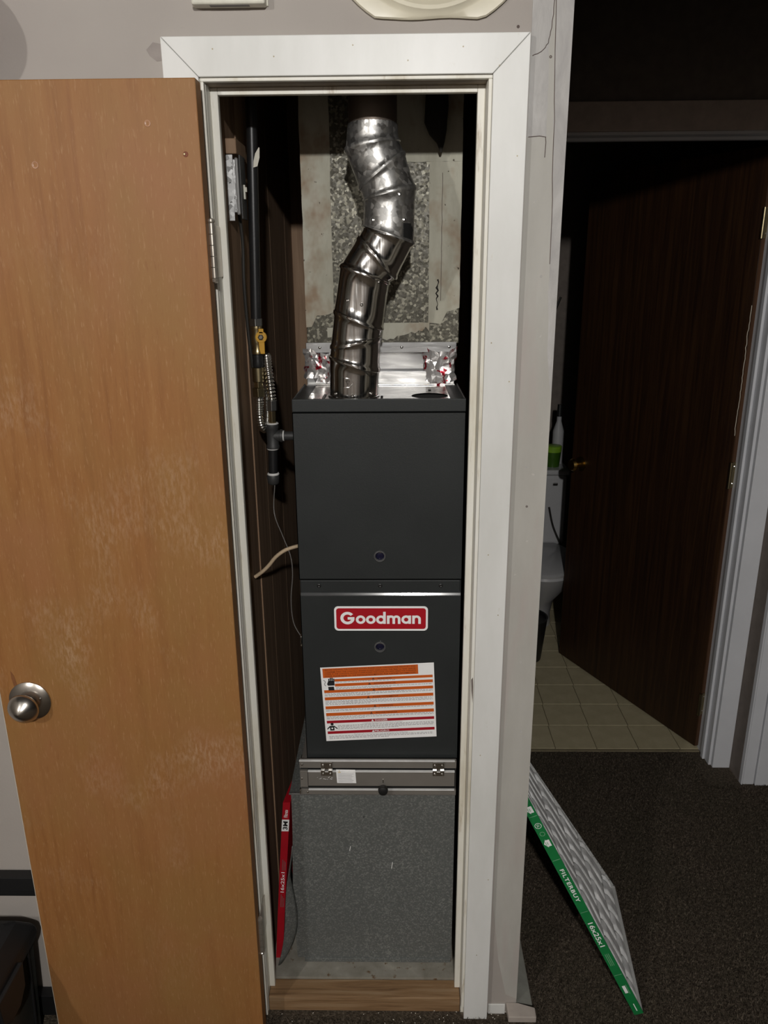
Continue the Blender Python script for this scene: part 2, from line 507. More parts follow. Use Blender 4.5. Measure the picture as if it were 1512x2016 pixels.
def fit_text(b, s, o, ux, uy, wid, hei, bold=0.0, spacing=1.0):
    """text s centred at o, exactly wid x hei"""
    me = text_mesh(s, 1.0, bold, spacing=spacing)
    x0, x1, y0, y1 = text_size(me)
    m = frame(o, ux, uy) @ Matrix.Diagonal((wid / (x1 - x0), hei / (y1 - y0), 1, 1)) @ Matrix.Translation((-(x0 + x1) / 2, -(y0 + y1) / 2, 0))
    b.mesh(me, m)
    bpy.data.meshes.remove(me)

def screw(name, p, axis, r, mat, parent, h=None):
    h = h or r * 0.7
    b = B().lathe([(0, r), (h * 0.6, r * 0.92), (h, r * 0.45)], p, axis, 12)
    return obj(name, b, mat, parent, smooth=True)

# ================================================================== SETTING
# room floor
f = obj('floor', B().box(-2.6, 2.6, -4.6, 1.085, -0.05, 0.0), M['carpet'], kind='structure')
f['label'] = 'dark brown short-pile carpet in the room and hall'; f['category'] = 'floor'
# carpet pile: short leaning tufts
rng = np.random.default_rng(3)
def pile(regions, n):
    P = []
    ar = [(r[1] - r[0]) * (r[3] - r[2]) for r in regions]
    for r, a in zip(regions, ar):
        k = int(n * a / sum(ar))
        P.append(np.stack([rng.uniform(r[0], r[1], k), rng.uniform(r[2], r[3], k)], 1))
    P = np.concatenate(P); k = len(P)
    th = rng.uniform(0, 2 * PI, k); hh = rng.uniform(0.004, 0.011, k); wd = rng.uniform(0.0012, 0.0026, k)
    ln = rng.uniform(-0.006, 0.006, (k, 2))
    v = np.zeros((k, 3, 3))
    v[:, 0, 0] = P[:, 0] + np.cos(th) * wd; v[:, 0, 1] = P[:, 1] + np.sin(th) * wd
    v[:, 1, 0] = P[:, 0] - np.cos(th) * wd; v[:, 1, 1] = P[:, 1] - np.sin(th) * wd
    v[:, 2, 0] = P[:, 0] + ln[:, 0]; v[:, 2, 1] = P[:, 1] + ln[:, 1]; v[:, 2, 2] = hh
    me = bpy.data.meshes.new('carpet_pile')
    me.from_pydata(v.reshape(-1, 3).tolist(), [], np.arange(k * 3).reshape(-1, 3).tolist())
    me.materials.append(M['carpet'])
    o = bpy.data.objects.new('carpet_pile', me); COL.objects.link(o); o.parent = f; o['kind'] = 'stuff'
pile([(-0.33, 0.30, -0.13, -0.02), (0.335, 1.10, -0.15, 1.07), (1.1, 1.6, 0.1, 0.88), (-1.1, -0.33, -0.3, -0.06)], 90000)

b = B()
for k in range(60):
    x, y = random.uniform(-0.3, 0.30), random.uniform(-0.10, -0.006)
    if random.random() < 0.5: x = random.uniform(-0.05, 0.26); y = random.uniform(-0.05, -0.004)
    a = random.uniform(0, PI); l = random.uniform(0.001, 0.0028)
    b.tube([V(x, y, 0.0105), V(x + l * math.cos(a), y + l * math.sin(a), 0.012)], 0.0009, 5)
obj('debris', b, plain('plaster_crumb', (0.6, 0.57, 0.5, 1), 0.9), f, kind='stuff')
# bathroom floor with square vinyl tiles
bf = obj('floor_bathroom', B().box(0.2, 1.9, 1.085, 2.9, -0.05, -0.002), M['grout'], kind='structure')
bf['label'] = 'worn cream vinyl tile floor beyond the dark wooden door'; bf['category'] = 'floor'
ts, jt = 0.1575, 0.003
proto = None
a0 = math.radians(-1.6)
for i in range(-2, 9):
    for j in range(0, 12):
        lx, ly = i * ts, j * ts + 0.005
        cx, cy = 0.602 + lx + ly * math.tan(a0) * -1 * 0 + 0.0 + ly * 0.03 + ts / 2, 1.092 + ly + ts / 2
        if not (0.28 < cx < 1.8 and cy < 2.8): continue
        if proto is None:
            proto = obj('tile', B().box(-ts / 2 + jt / 2, ts / 2 - jt / 2, -ts / 2 + jt / 2, ts / 2 - jt / 2, -0.002, 0.0015), M['vinyl'], bf, bevel=0.001)
            proto.location = (cx, cy, 0)
        else:
            c = proto.copy(); COL.objects.link(c); c.parent = bf; c.location = (cx, cy, rng.uniform(-0.0003, 0.0003))

ts_strip = obj('threshold_strip', B().box(0.30, 1.14, 1.078, 1.090, 0.0, 0.004), M['grout'], bf, bevel=0.001)

# front wall with the closet opening
b = B()
b.box(-2.6, -0.337, 0, 0.10, 0, 2.6)
b.box(-0.337, 0.171, 0, 0.10, 2.069, 2.6)
b.box(0.171, 0.289, 0, 0.0125, 0, 2.6)
b.box(0.171, 0.245, 0.0125, 0.10, 0, 2.6)
wf = obj('wall_front', b, M['wall'], kind='structure')
wf['label'] = 'taupe painted wall around the furnace closet opening'; wf['category'] = 'wall'
ms = NT('repainted_strip', 0.7); vv = ms.coord((1, 1, 0.3))
mc = ms.ramp(ms.noise(vv, 14, 5, 0.6), [(0.3, (0.405, 0.388, 0.355)), (0.6, (0.455, 0.440, 0.405)), (0.8, (0.50, 0.485, 0.45))])
pk = ms.ramp(ms.noise(ms.coord((3, 1, 0.5), (2, 0, 1)), 7, 3), [(0.50, BLK), (0.66, g(0.6))])
mc = ms.mix(pk, mc, (0.43, 0.375, 0.35, 1))
pt = ms.ramp(ms.noise(ms.coord(), 48, 3, 0.6), [(0.70, BLK), (0.76, g(0.8))])
ms.col(ms.mix(pt, mc, (0.58, 0.56, 0.53, 1))); ms.bump(ms.noise(ms.coord((1, 1, 0.2)), 60, 4), 0.3, 0.0015)
obj('repainted_strip', B().prism([(0.2225, 0.33), (0.2275, 0.29), (0.240, 0.17), (0.262, 0.06), (0.2893, 0.045), (0.2893, 2.5), (0.2225, 2.5)], V(0, 0, 0), X, Z, V(0, -0.0006, 0)), ms.m, wf, label='greyer repainted strip between casing and wall corner')
obj('corner_bead', B().prism([(0.2590, 2.5), (0.2595, 2.17), (0.2622, 2.12), (0.2612, 2.08), (0.2640, 2.045), (0.2665, 2.015), (0.2655, 1.985), (0.2690, 1.95), (0.2682, 1.91), (0.2715, 1.88), (0.2708, 1.80), (0.2735, 1.755), (0.2728, 1.70), (0.2762, 1.66), (0.2770, 1.60), (0.2810, 1.57), (0.2835, 1.545), (0.289, 1.52), (0.2903, 2.5)],
    V(0, 0.0, 0), X, Z, V(0, -0.0012, 0)), M['bead'], wf, label='patched pale paint strip on the wall corner')
obj('corner_bead', B().prism([(0.2225, 2.5), (0.2575, 2.5), (0.2578, 2.163), (0.2552, 2.125), (0.2530, 2.10), (0.2518, 2.095), (0.2540, 2.05), (0.2550, 2.01), (0.2545, 1.985), (0.2552, 1.962), (0.2500, 1.9605), (0.2440, 1.9635), (0.2405, 1.9620), (0.2360, 1.9645), (0.2290, 1.9610), (0.2225, 1.9618)],
    V(0, 0.0, 0), X, Z, V(0, -0.0009, 0)), M['bead'], wf, label='patched pale paint beside the trim corner')
for pts in [[(0.2578, 2.1631), (0.2551, 2.1235), (0.2514, 2.1016), (0.2404, 2.0892), (0.2257, 2.0834)],
            [(0.2542, 1.961), (0.2438, 1.9627), (0.2249, 1.9613)], [(0.2542, 1.961), (0.2542, 1.9294)],
            [(0.2602, 2.17), (0.2665, 2.0151), (0.27, 1.8971), (0.2728, 1.7554)]]:
    q = []
    for (x0, z0), (x1, z1) in zip(pts[:-1], pts[1:]):
        for k in range(4):
            t = k / 4
            q.append(V(x0 + (x1 - x0) * t + random.uniform(-.0011, .0011), -0.0012, z0 + (z1 - z0) * t))
    q.append(V(pts[-1][0], -0.0012, pts[-1][1]))
    obj('crack', B().tube(q, 0.0007, 5), M['crack'], wf)
pop = None
for i, (x, z) in enumerate([(0.2676, 2.1364), (0.2559, 2.0816), (0.2462, 2.013), (0.2702, 2.0097), (0.2586, 1.7347), (0.2492, 1.3832), (0.2539, 1.3044), (0.2576, 0.965), (0.2663, 0.7977), (0.2005, 2.1260)]):
    obj('nail_pop', B().lathe([(0, 0.0026), (0.0011, 0.0022), (0.0011, 0.001), (0.0003, 0.0006)], V(x, 0, z), -Y, 9),
        M['crack'] if i in (1, 6, 9) else M['bead'], wf)
obj('stain', B().prism([(-0.414 + 0.0, 2.099), (-0.402, 2.110), (-0.386, 2.107), (-0.3855, 2.083), (-0.398, 2.082), (-0.409, 2.090)], V(0, 0, 0), X, Z, V(0, -0.0006, 0)),
    plain('glue_stain', (0.30, 0.265, 0.245, 1), 0.7), wf)

# closet interior
wl = obj('wall_closet_left', B().box(-0.40, -0.335, 0.10, 1.05, 0, 2.6), M['stud'], kind='structure')
wl['label'] = 'bare wooden left wall inside the furnace closet'; wl['category'] = 'wall'
for y0, y1, xx in ((0.10, 0.235, -0.3215), (0.239, 0.382, -0.3190), (0.386, 0.615, -0.3192), (0.620, 0.895, -0.3194), (0.90, 1.05, -0.3196)):
    obj('plank', B().box(-0.335, xx, y0, y1, 0.05, 2.5), M['stud'], wl)
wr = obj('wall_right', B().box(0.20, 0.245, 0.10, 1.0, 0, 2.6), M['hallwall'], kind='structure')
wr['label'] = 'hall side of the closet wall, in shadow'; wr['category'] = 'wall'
wb = obj('wall_closet_back', B().box(-0.40, 0.289, 1.05, 1.10, 0, 2.6), M['stud'], kind='structure')
wb['label'] = 'dark back wall of the furnace closet'; wb['category'] = 'wall'
fp = obj('floor_closet', B().box(-0.335, 0.20, 0.053, 1.05, 0.0, 0.05), M['pan'], kind='structure')
fp['label'] = 'dusty raised sheet-metal floor under the furnace'; fp['category'] = 'floor'

# hall: back wall with doorway, jog wall, header, ceilings
b = B()
b.box(0.245, 0.30, 1.0, 1.11, 0, 2.6)
b.box(0.30, 1.145, 1.0, 1.11, 2.13, 2.6)
b.box(1.160, 1.42, 1.0, 1.11, 0, 2.6)
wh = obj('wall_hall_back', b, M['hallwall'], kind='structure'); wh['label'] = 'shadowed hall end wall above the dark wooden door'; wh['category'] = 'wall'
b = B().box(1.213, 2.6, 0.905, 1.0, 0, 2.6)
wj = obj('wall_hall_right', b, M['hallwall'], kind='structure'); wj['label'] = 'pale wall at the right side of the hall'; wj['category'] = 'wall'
hd = obj('wall_hall_header', B().box(0.289, 2.6, 0.0, 0.06, 2.182, 2.6), M['wall'], kind='structure'); hd['label'] = 'wall above the hall entrance'; hd['category'] = 'wall'
cl = obj('ceiling', B().box(-2.6, 2.6, -4.6, 3.0, 2.6, 2.65), M['ceil'], kind='structure'); cl['label'] = 'ceiling of the room'; cl['category'] = 'ceiling'
wk = obj('wall_back', B().box(-2.6, 2.6, -4.7, -4.6, 0, 2.6), M['farwall'], kind='structure'); wk['label'] = 'wall behind the viewer'; wk['category'] = 'wall'
wq = obj('wall_left', B().box(-2.7, -2.6, -4.7, 0.1, 0, 2.6), M['farwall'], kind='structure'); wq['label'] = 'left wall of the room'; wq['category'] = 'wall'
b = B(); b.box(0.12, 0.20, 1.11, 2.9, 0, 2.6)
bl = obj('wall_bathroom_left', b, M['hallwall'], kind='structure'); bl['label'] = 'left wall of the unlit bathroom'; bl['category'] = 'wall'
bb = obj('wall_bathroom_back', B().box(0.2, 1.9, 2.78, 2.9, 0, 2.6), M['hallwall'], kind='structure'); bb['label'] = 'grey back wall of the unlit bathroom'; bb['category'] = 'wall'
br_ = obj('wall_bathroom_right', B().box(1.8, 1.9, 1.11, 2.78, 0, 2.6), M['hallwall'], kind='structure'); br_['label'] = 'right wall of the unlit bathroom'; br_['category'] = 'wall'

# trim_1: closet casing, mitred boards with a bead along the inner edge
CI0, CI1, CO0, CO1, CB, CT = -0.3265, 0.160, -0.385, 0.2195, 2.0545, 2.114
t1 = thing('trim_1', 'white painted mitred casing around the closet opening', 'trim', (-0.08, 0, 0), kind='structure')
dpt = V(0, -0.018, 0)
obj('casing_board', B().prism([(CO0, 0.0), (CI0, 0.0), (CI0, CB), (CO0, CT)], V(0, 0, 0), X, Z, dpt), M['trim'], t1, bevel=0.0012)
obj('casing_board', B().prism([(CI1, 0.0), (CO1 - 0.003, 0.0), (CO1, CT), (CI1, CB)], V(0, 0, 0), X, Z, dpt), M['trim'], t1, bevel=0.0012)
obj('casing_board', B().prism([(CI0 + 0.0006, CB), (CI1 - 0.0006, CB), (CO1 - 0.0006, CT), (CO0 + 0.0006, CT)], V(0, 0, 0), X, Z, dpt), M['trim'], t1, bevel=0.0012)
for args in ((CI0, CI0 + 0.0065, 0.0, 2.0485), (CI1 - 0.0065, CI1, 0.03, 2.0485)):
    obj('casing_bead', B().box(args[0], args[1], -0.012, 0, args[2], args[3]), M['jamb'], t1, bevel=0.0012)
obj('casing_bead', B().box(CI0, CI1, -0.012, 0, 2.0485, CB), M['jamb'], t1, bevel=0.0012)
nails = [(-0.30, 2.095), (-0.20, 2.083), (-0.07, 2.098), (0.02, 2.075), (0.11, 2.094), (0.17, 2.066), (0.205, 1.93), (0.172, 1.62), (0.207, 1.55), (0.18, 1.21), (0.204, 1.08), (0.178, 0.75), (0.206, 0.42), (0.186, 0.2)]
for x, z in nails:
    obj('nail_hole', B().lathe([(0, 0.0013), (0.0004, 0.0012)], V(x, -0.018, z), -Y, 8), M['creamdark'], t1)

# trim_2: jamb boards and stops
t2 = thing('trim_2', 'yellowed white jamb and stops lining the closet opening', 'trim', (-0.08, 0.05, 0), kind='structure')
JL, JR, JT = -0.3195, 0.153, 2.048
obj('side_jamb', B().box(-0.337, JL, 0.0, 0.10, 0, 2.069), M['jamb'], t2, bevel=0.001)
obj('side_jamb', B().box(JR, 0.171, 0.0, 0.10, 0.0, 2.069), M['jamb'], t2, bevel=0.001)
obj('head_jamb', B().box(JL, JR, 0.0, 0.10, JT, 2.069), M['headjamb'], t2, bevel=0.001, label='grimy underside board of the closet opening')
obj('door_stop', B().box(JL, -0.3065, 0.030, 0.044, 0.0445, JT), M['jamb'], t2, bevel=0.0012)
obj('door_stop', B().box(0.140, JR, 0.030, 0.044, 0.0445, JT), M['jamb'], t2, bevel=0.0012)
obj('door_stop', B().box(-0.3065, 0.140, 0.030, 0.044, 2.0365, JT), M['jamb'], t2, bevel=0.0012)
obj('strike_gouge', B().lathe([(0, 0.0), (0.0015, 1.0)], V(0, 0, 0), Y, 3) if False else B().prism([(0.1545, 0.93), (0.1555, 0.905), (0.1585, 0.875), (0.1585, 0.915), (0.1575, 0.935)], V(0, -0.0122, 0), X, Z, V(0, -0.0006, 0)), M['crack'], t2)

# trim_3 / trim_4: hall doorway casing and jambs, trim_5 next opening
t3 = thing('trim_3', 'white casing and jamb around the hall doorway', 'trim', (0.72, 1.0, 0), kind='structure')
obj('casing_board', B().box(1.151, 1.2128, 0.982, 1.0, 0.0, 2.195), M['hallwhite'], t3, bevel=0.002)
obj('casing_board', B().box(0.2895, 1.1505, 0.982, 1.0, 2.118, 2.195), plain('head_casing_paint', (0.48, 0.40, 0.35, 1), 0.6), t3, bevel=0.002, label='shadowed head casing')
obj('side_jamb', B().box(1.1425, 1.160, 1.0, 1.11, 0, 2.13), M['hallwhite'], t3, bevel=0.001)
obj('side_jamb', B().box(0.289, 0.306, 1.0, 1.11, 0, 2.11), M['hallwhite'], t3, bevel=0.001)
obj('head_jamb', B().box(0.306, 1.1425, 1.0, 1.11, 2.11, 2.13), M['hallwhite'], t3, bevel=0.001)
obj('door_stop', B().box(1.1335, 1.1425, 1.035, 1.055, 0, 2.11), M['hallwhite'], t3, bevel=0.002)
obj('door_stop', B().box(0.306, 1.1335, 1.035, 1.055, 2.10, 2.11), M['hallwhite'], t3, bevel=0.002)
t4 = thing('trim_4', 'white ridged casing at the far right edge of the hall', 'trim', (1.3, 0.89, 0), kind='structure')
obj('casing_board', B().box(1.213, 1.2585, 0.887, 0.905, 0, 2.2), M['hallwhite'], t4, bevel=0.002)
obj('casing_bead', B().cyl(V(1.2155, 0.886, 0.002), V(1.2155, 0.886, 2.2), 0.003, 10), M['hallwhite'], t4, smooth=True)
obj('casing_board', B().box(1.2605, 1.33, 0.880, 0.905, 0, 2.2), M['hallwhite'], t4, bevel=0.002)

# low board along the hall side of the closet wall
bs = thing('baseboard_right', 'low scuffed board at the foot of the closet wall corner', 'baseboard', (0.31, 0.4, 0), kind='structure')
obj('board', B().prism([(0.2895, 0.0), (0.332, 0.0), (0.332, 0.012), (0.290, 0.03)], V(0, -0.012, 0), X, Z, V(0, 0.99, 0)), M['boardgrey'], bs, bevel=0.002)
b = B()
v = [b.bm.verts.new(p) for p in (V(0.266, -0.036, 0.012), V(0.333, -0.036, 0.012), V(0.333, -0.012, 0.012), V(0.264, 0.0, 0.012),
                                 V(0.266, -0.036, 0.029), V(0.333, -0.036, 0.029), V(0.333, -0.012, 0.032), V(0.293, 0.0, 0.034), V(0.264, 0.0, 0.034))]
for q in ((3, 2, 1, 0), (0, 1, 5, 4), (1, 2, 6, 5), (4, 5, 6, 7, 8), (0, 4, 8, 3), (2, 3, 8, 7, 6)): b._f([v[i] for i in q])
obj('corner_block', b, M['boardpaint'], bs, bevel=0.002, label='chipped pinkish end block')
obj('plaster_chip', B().box(0.221, 0.262, -0.0035, 0.0, 0.0, 0.03), M['trim'], bs, bevel=0.001)

# ================================================================== CLOSET DOOR (open flat against the wall)
d1 = obj('door_1', B().box(-0.8055, -0.3185, -0.0765, -0.042, 0.018, 2.0415), M['door'], kind='structure', bevel=0.0015)
d1['label'] = 'open orange-brown flush wooden closet door with a nickel knob'; d1['category'] = 'door'
kx, kz = -0.7455, 0.918
kn = obj('knob', B().lathe([(0, 0.012), (0.010, 0.012), (0.014, 0.020), (0.019, 0.0285), (0.0235, 0.0312), (0.028, 0.0300), (0.036, 0.0215), (0.0435, 0.0115), (0.0475, 0.0045), (0.0485, 0.0)],
        V(kx, -0.0765 - 0.008, kz), -Y, 40), M['nickel'], d1, smooth=True, angle=60)
obj('rose', B().lathe([(0, 0.0425), (0.003, 0.0425), (0.0075, 0.036), (0.0115, 0.020), (0.0125, 0.012)], V(kx, -0.0765, kz), -Y, 40), M['nickel'], kn, smooth=True, angle=30)
obj('release_pin', B().cyl(V(kx + 0.026, -0.083, kz + 0.009), V(kx + 0.026, -0.089, kz + 0.009), 0.0022, 10), M['chrome'], kn, smooth=True)
for x, z, r in ((-0.4006, 1.9763, 0.0055), (-0.592, 1.9163, 0.006)):
    obj('dent_or_glint', B().lathe([(0, r), (0.0008, r * 0.9), (0.0008, r * 0.6), (0.0, r * 0.4)], V(x, -0.0764, z), -Y, 16), plain('rubbed_spot', (0.40, 0.20, 0.10, 1), 0.35), d1, smooth=True)
obj('screw_hole', B().lathe([(0, 0.0045), (0.0006, 0.004)], V(-0.3428, -0.0764, 1.93), -Y, 12), M['inkbrown'], d1)
obj('screw', B().lathe([(0, 0.0022), (0.0012, 0.0015)], V(-0.3445, -0.0768, 1.9302), -Y, 10), M['brassd'], d1)
obj('edge_strip', B().box(-0.8062, -0.8052, -0.0768, -0.0425, 0.02, 2.04), M['chip'], d1)
obj('stain', B().prism([(-0.7765 + 0.0, 0.985), (-0.771, 0.975), (-0.765, 0.94), (-0.768, 0.93), (-0.773, 0.945), (-0.777, 0.968)], V(0, -0.0765, 0), X, Z, V(0, -0.0005, 0)),
    plain('dark_wood_stain', (0.22, 0.085, 0.028, 1), 0.6), d1)
def hinge(z0, z1, mat, parent):
    hx, hy = -0.3175, -0.031
    n = 5
    h = obj('hinge', B().box(-0.3192, -0.3165, -0.050, 0.024, z0 + 0.002, z1 - 0.002), mat, parent, bevel=0.0005)
    L = (z1 - z0) / n
    for i in range(n):
        obj('knuckle', B().cyl(V(hx + 0.003, -0.052, z0 + i * L + 0.0006), V(hx + 0.003, -0.052, z0 + (i + 1) * L - 0.0006), 0.0062, 16), mat, h, smooth=True)
    b = B()
    for zz, s in ((z1, 1), (z0, -1)):
        b.lathe([(0, 0.0050), (0.002, 0.0068), (0.006, 0.006), (0.008, 0.002)], V(hx + 0.003, -0.052, zz), V(0, 0, s), 14)
    obj('pin', b, mat, h, smooth=True)
hinge(1.736, 1.826, M['hinge'], d1)
hinge(0.245, 0.335, M['hinge'], d1)

# ================================================================== HALL DOOR
hp, lp = V(1.128, 1.098, 0), V(0.764, 1.846, 0)
du = (lp - hp).normalized(); dn = V(-du.y, du.x, 0)        # dn points to the hidden side
if dn.y > 0: dn = -dn                                       # towards the viewer
mD = Matrix(((du.x, -dn.x, 0, hp.x), (du.y, -dn.y, 0, hp.y), (0, 0, 1, 0), (0, 0, 0, 1)))
DW = (lp - hp).length
b = B().box(0.0, DW, 0.0, 0.035, 0.012, 2.095, mD)
d2 = obj('door_2', b, M['darkwood'], kind='structure', bevel=0.002)
d2['label'] = 'dark walnut-stained hall door standing ajar into the bathroom'; d2['category'] = 'door'
obj('edge_band', B().box(-0.0015, 0.0, 0.001, 0.034, 0.014, 2.09, mD), M['darkedge'], d2)
ck = B().lathe([(0, 0.031), (0.004, 0.031), (0.008, 0.022), (0.012, 0.012), (0.026, 0.012), (0.032, 0.022), (0.045, 0.027), (0.056, 0.022), (0.058, 0.010)], mD @ V(DW - 0.065, 0.0, 0.945), dn, 30)
obj('knob', ck, M['goldknob'], d2, smooth=True, angle=40)
q = []
zz = 1.63
while zz > 1.20:
    q.append(mD @ V(0.004 + random.uniform(-0.0022, 0.0022), -0.0004, zz)); zz -= 0.012
obj('chipped_edge', B().tube(q, 0.0011, 5), M['chip'], d2)
for zc in (1.875, 1.075, 0.195):
    h = obj('hinge', B().box(-0.0035, -0.0008, -0.004, 0.032, zc - 0.045, zc + 0.045, mD), M['brassd'], d2)
    obj('knuckle', B().cyl(mD @ V(-0.004, -0.006, zc - 0.045), mD @ V(-0.004, -0.006, zc + 0.045), 0.0055, 12), M['brassd'], h, smooth=True)
    for k in range(3):
        obj('screw', B().lathe([(0, 0.0028), (0.001, 0.0018)], mD @ V(-0.0035, 0.010 + 0.008 * (k % 2), zc - 0.03 + 0.03 * k), -du, 8), M['chrome'], h)

# ================================================================== SILL BOARD
tag(obj('sill_board', B().box(-0.3185, 0.152, 0.0005, 0.0525, 0.0, 0.0445), M['pine'], bevel=0.003),
    'stained pine board forming the closet threshold', 'board')

# ================================================================== RETURN AIR BASE
FX0, FX1, FY = -0.2135, 0.1412, 0.115
rb = thing('return_air_box', 'dull grey galvanized return air box below the furnace', 'duct', (-0.06, 0.45, 0.05))
b = B()
BX0, BX1, BY0, BY1, BZ0, BZ1 = -0.2575, 0.1365, 0.100, 0.84, 0.05, 0.562
def bfn(u, v):
    x = BX0 + (BX1 - BX0) * u; z = BZ0 + 0.012 + (BZ1 - BZ0 - 0.012) * v
    warp = 0.0035 * math.sin(PI * u) * math.sin(PI * v)
    left = -0.004 * math.sin(v * PI * 1.6) * (1 - u) ** 3
    return V(x + left, BY0 + warp, z)
b.grid(bfn, 12, 12)
obj('front_panel', b, M['galv_base'], rb, smooth=True)
obj('cabinet', B().box(-0.207, BX1, BY0 + 0.006, BY1, BZ0, BZ1 - 0.004), M['galv_base'], rb, bevel=0.001)
obj('top_plate', B().box(BX0, BX1, BY0 + 0.004, BY1, BZ1 - 0.004, BZ1), M['galv_base'], rb, bevel=0.0008)
obj('top_hem', B().box(BX0 - 0.001, BX1 + 0.001, BY0 - 0.0025, BY0 + 0.006, BZ1 - 0.004, BZ1), M['bright_sheet'], rb, bevel=0.001)
obj('bottom_hem', B().box(BX0 + 0.018, BX1 - 0.002, BY0 - 0.003, BY0 + 0.006, BZ0, BZ0 + 0.012), M['galv_base'], rb, bevel=0.001)
b = B()
def ffn(u, v):           # sheet flange torn loose and bowed out to the left and front
    z = 0.052 + 0.36 * v
    cx = -0.259 - 0.047 * (1 - v) ** 1.3 + 0.004 * math.sin(v * 7)
    wdt = 0.027 * math.sin(PI * min(1, v * 1.15 + 0.12)) + 0.004
    return V(cx + wdt * u, 0.083 + 0.012 * v - 0.01 * math.sin(v * PI) + 0.018 * u * u, z)
b.grid(ffn, 5, 16)
fo = obj('side_flange', b, M['galv_base'], rb, smooth=True, normals=False, label='loose bent metal flange at the left edge')
so = fo.modifiers.new('thick', 'SOLIDIFY'); so.thickness = 0.0012
obj('dent_or_glint', B().prism([(-0.252, 0.334), (-0.243, 0.338), (-0.232, 0.345), (-0.238, 0.339), (-0.244, 0.331)], V(0, 0.099, 0), X, Z, V(0, -0.0006, 0)), M['bright_sheet'], rb)  # flat bright patch: a highlight on the panel put into the colour
for x, z, l in ((-0.118, 0.395, 0.012), (-0.016, 0.343, 0.017)):
    obj('scratch', B().prism([(x, z), (x + 0.0016, z), (x + 0.004, z + l), (x + 0.0022, z + l)], V(0, 0.0995, 0), X, Z, V(0, 0.003, 0)), M['trim'], rb)
obj('screw_hole', B().lathe([(0, 0.002), (0.0006, 0.0018)], V(-0.081, 0.1018, 0.493), -Y, 8), M['ink'], rb)

# ================================================================== FILTER RACK
fr = thing('filter_rack', 'slim brushed steel filter rack between furnace and return box', 'filter rack', (-0.04, 0.3, BZ1))
RX0, RX1, RY = -0.2295, 0.1375, 0.096
obj('housing', B().box(RX0 + 0.002, RX1, RY + 0.008, 0.80, BZ1, 0.6448), M['rack'], fr, bevel=0.001)
def rail(z0, z1, lip):
    b = B().box(RX0, RX1, RY - 0.001, RY + 0.008, z0, z1)
    return b
obj('top_rail', rail(0.6355, 0.6555, True), M['rack'], fr, bevel=0.0006)
obj('bottom_rail', rail(BZ1, 0.5765, True), M['rack'], fr, bevel=0.0006)
for z1_, x0_ in ((0.6555, RX0), (0.5765, RX0 + 0.0195)):
    obj('folded_edge', B().box(x0_, RX1 - 0.004, RY - 0.004, RY + 0.002, z1_ - 0.0005, z1_ + 0.0008), M['lip_glint'], fr)
obj('side_plate', B().box(RX0 + 0.0005, RX0 + 0.0185, RY - 0.002, RY + 0.008, 0.583, 0.628), M['rack'], fr, bevel=0.0008)
obj('gap', B().box(RX0 + 0.002, RX1 - 0.001, RY + 0.005, RY + 0.0085, 0.5765, 0.6355), M['void'], fr)
b = B().box(RX0 + 0.0195, RX1 - 0.004, RY - 0.003, RY + 0.004, 0.5875, 0.6275)
rd = obj('access_door', b, M['rack'], fr, bevel=0.0006)
obj('folded_edge', B().box(RX0 + 0.0195, RX1 - 0.004, RY - 0.006, RY + 0.001, 0.6277, 0.6290), M['lip_glint'], rd)
for x in (-0.1655, 0.0955):
    h = obj('hinge', B().box(x - 0.0135, x + 0.0135, RY - 0.0055, RY - 0.001, 0.634, 0.6535).box(x - 0.0135, x + 0.0135, RY - 0.0055, RY - 0.003, 0.617, 0.631).box(x - 0.0135, x - 0.004, RY - 0.009, RY - 0.003, 0.629, 0.634).box(x + 0.004, x + 0.0135, RY - 0.009, RY - 0.003, 0.629, 0.634), M['chrome'], fr, bevel=0.0006)
    for dx in (-0.0085, 0.0085):
        for z in (0.6455, 0.622):
            obj('screw', B().lathe([(0, 0.003), (0.0015, 0.0028), (0.0024, 0.0012)], V(x + dx, RY - 0.0055, z), -Y, 10), M['chrome'], h, smooth=True)
k = obj('knob', B().lathe([(0, 0.004), (0.008, 0.004), (0.009, 0.0105), (0.014, 0.0118), (0.020, 0.0105), (0.022, 0.006)], V(-0.0338, RY - 0.003, 0.5865), -Y, 24), M['black'], fr, smooth=True)
obj('stem', B().cyl(V(-0.0338, RY - 0.003, 0.5865 + 0.0105), V(-0.0338, RY - 0.003, 0.6065), 0.0012, 8), M['chrome'], k)
so = V(-0.1195, RY - 0.0034, 0.6145)
sx = (X + Z * -0.01).normalized(); sz = (Z + X * -0.05).normalized()
st = obj('sticker', B().prism([(-0.0235, -0.0185), (0.0215, -0.0185), (0.0215, 0.0185), (-0.0235, 0.0185)], so, sx, sz, V(0, -0.0004, 0)), M['white'], fr)
so2 = so + V(0, -0.0006, 0)
obj('warning_triangle', B().prism([(-0.0195, 0.0105), (-0.0125, 0.0105), (-0.016, 0.0165)], so2, sx, sz, V(0, -0.0003, 0)), M['signyel'], st)
b = B()
for i in range(7):
    z = 0.0075 - i * 0.0036
    b.prism([(-0.020, z), (0.018 - random.uniform(0, 0.010) * (i > 0), z), (0.018 - random.uniform(0, 0.006), z - 0.001), (-0.020, z - 0.001)], so2, sx, sz, V(0, -0.0002, 0))
obj('print_lines', b, M['inkgrey'], st)
em = B()
for i, (dx, dz, l) in enumerate(((-0.022, 0.003, .002), (-0.017, -0.001, .005), (-0.014, 0.001, .003), (-0.008, -0.001, .004), (-0.004, -0.002, .004), (0.001, -0.002, .003), (0.004, 0.003, .003), (0.008, -0.001, .003), (0.011, 0.002, .004), (0.011, -0.002, .003), (0.006, 0.0045, .002))):
    em.cyl(V(-0.167 + dx, RY - 0.003, 0.6075 + dz), V(-0.167 + dx + l, RY - 0.003, 0.6075 + dz + 0.0008), 0.0006, 6)
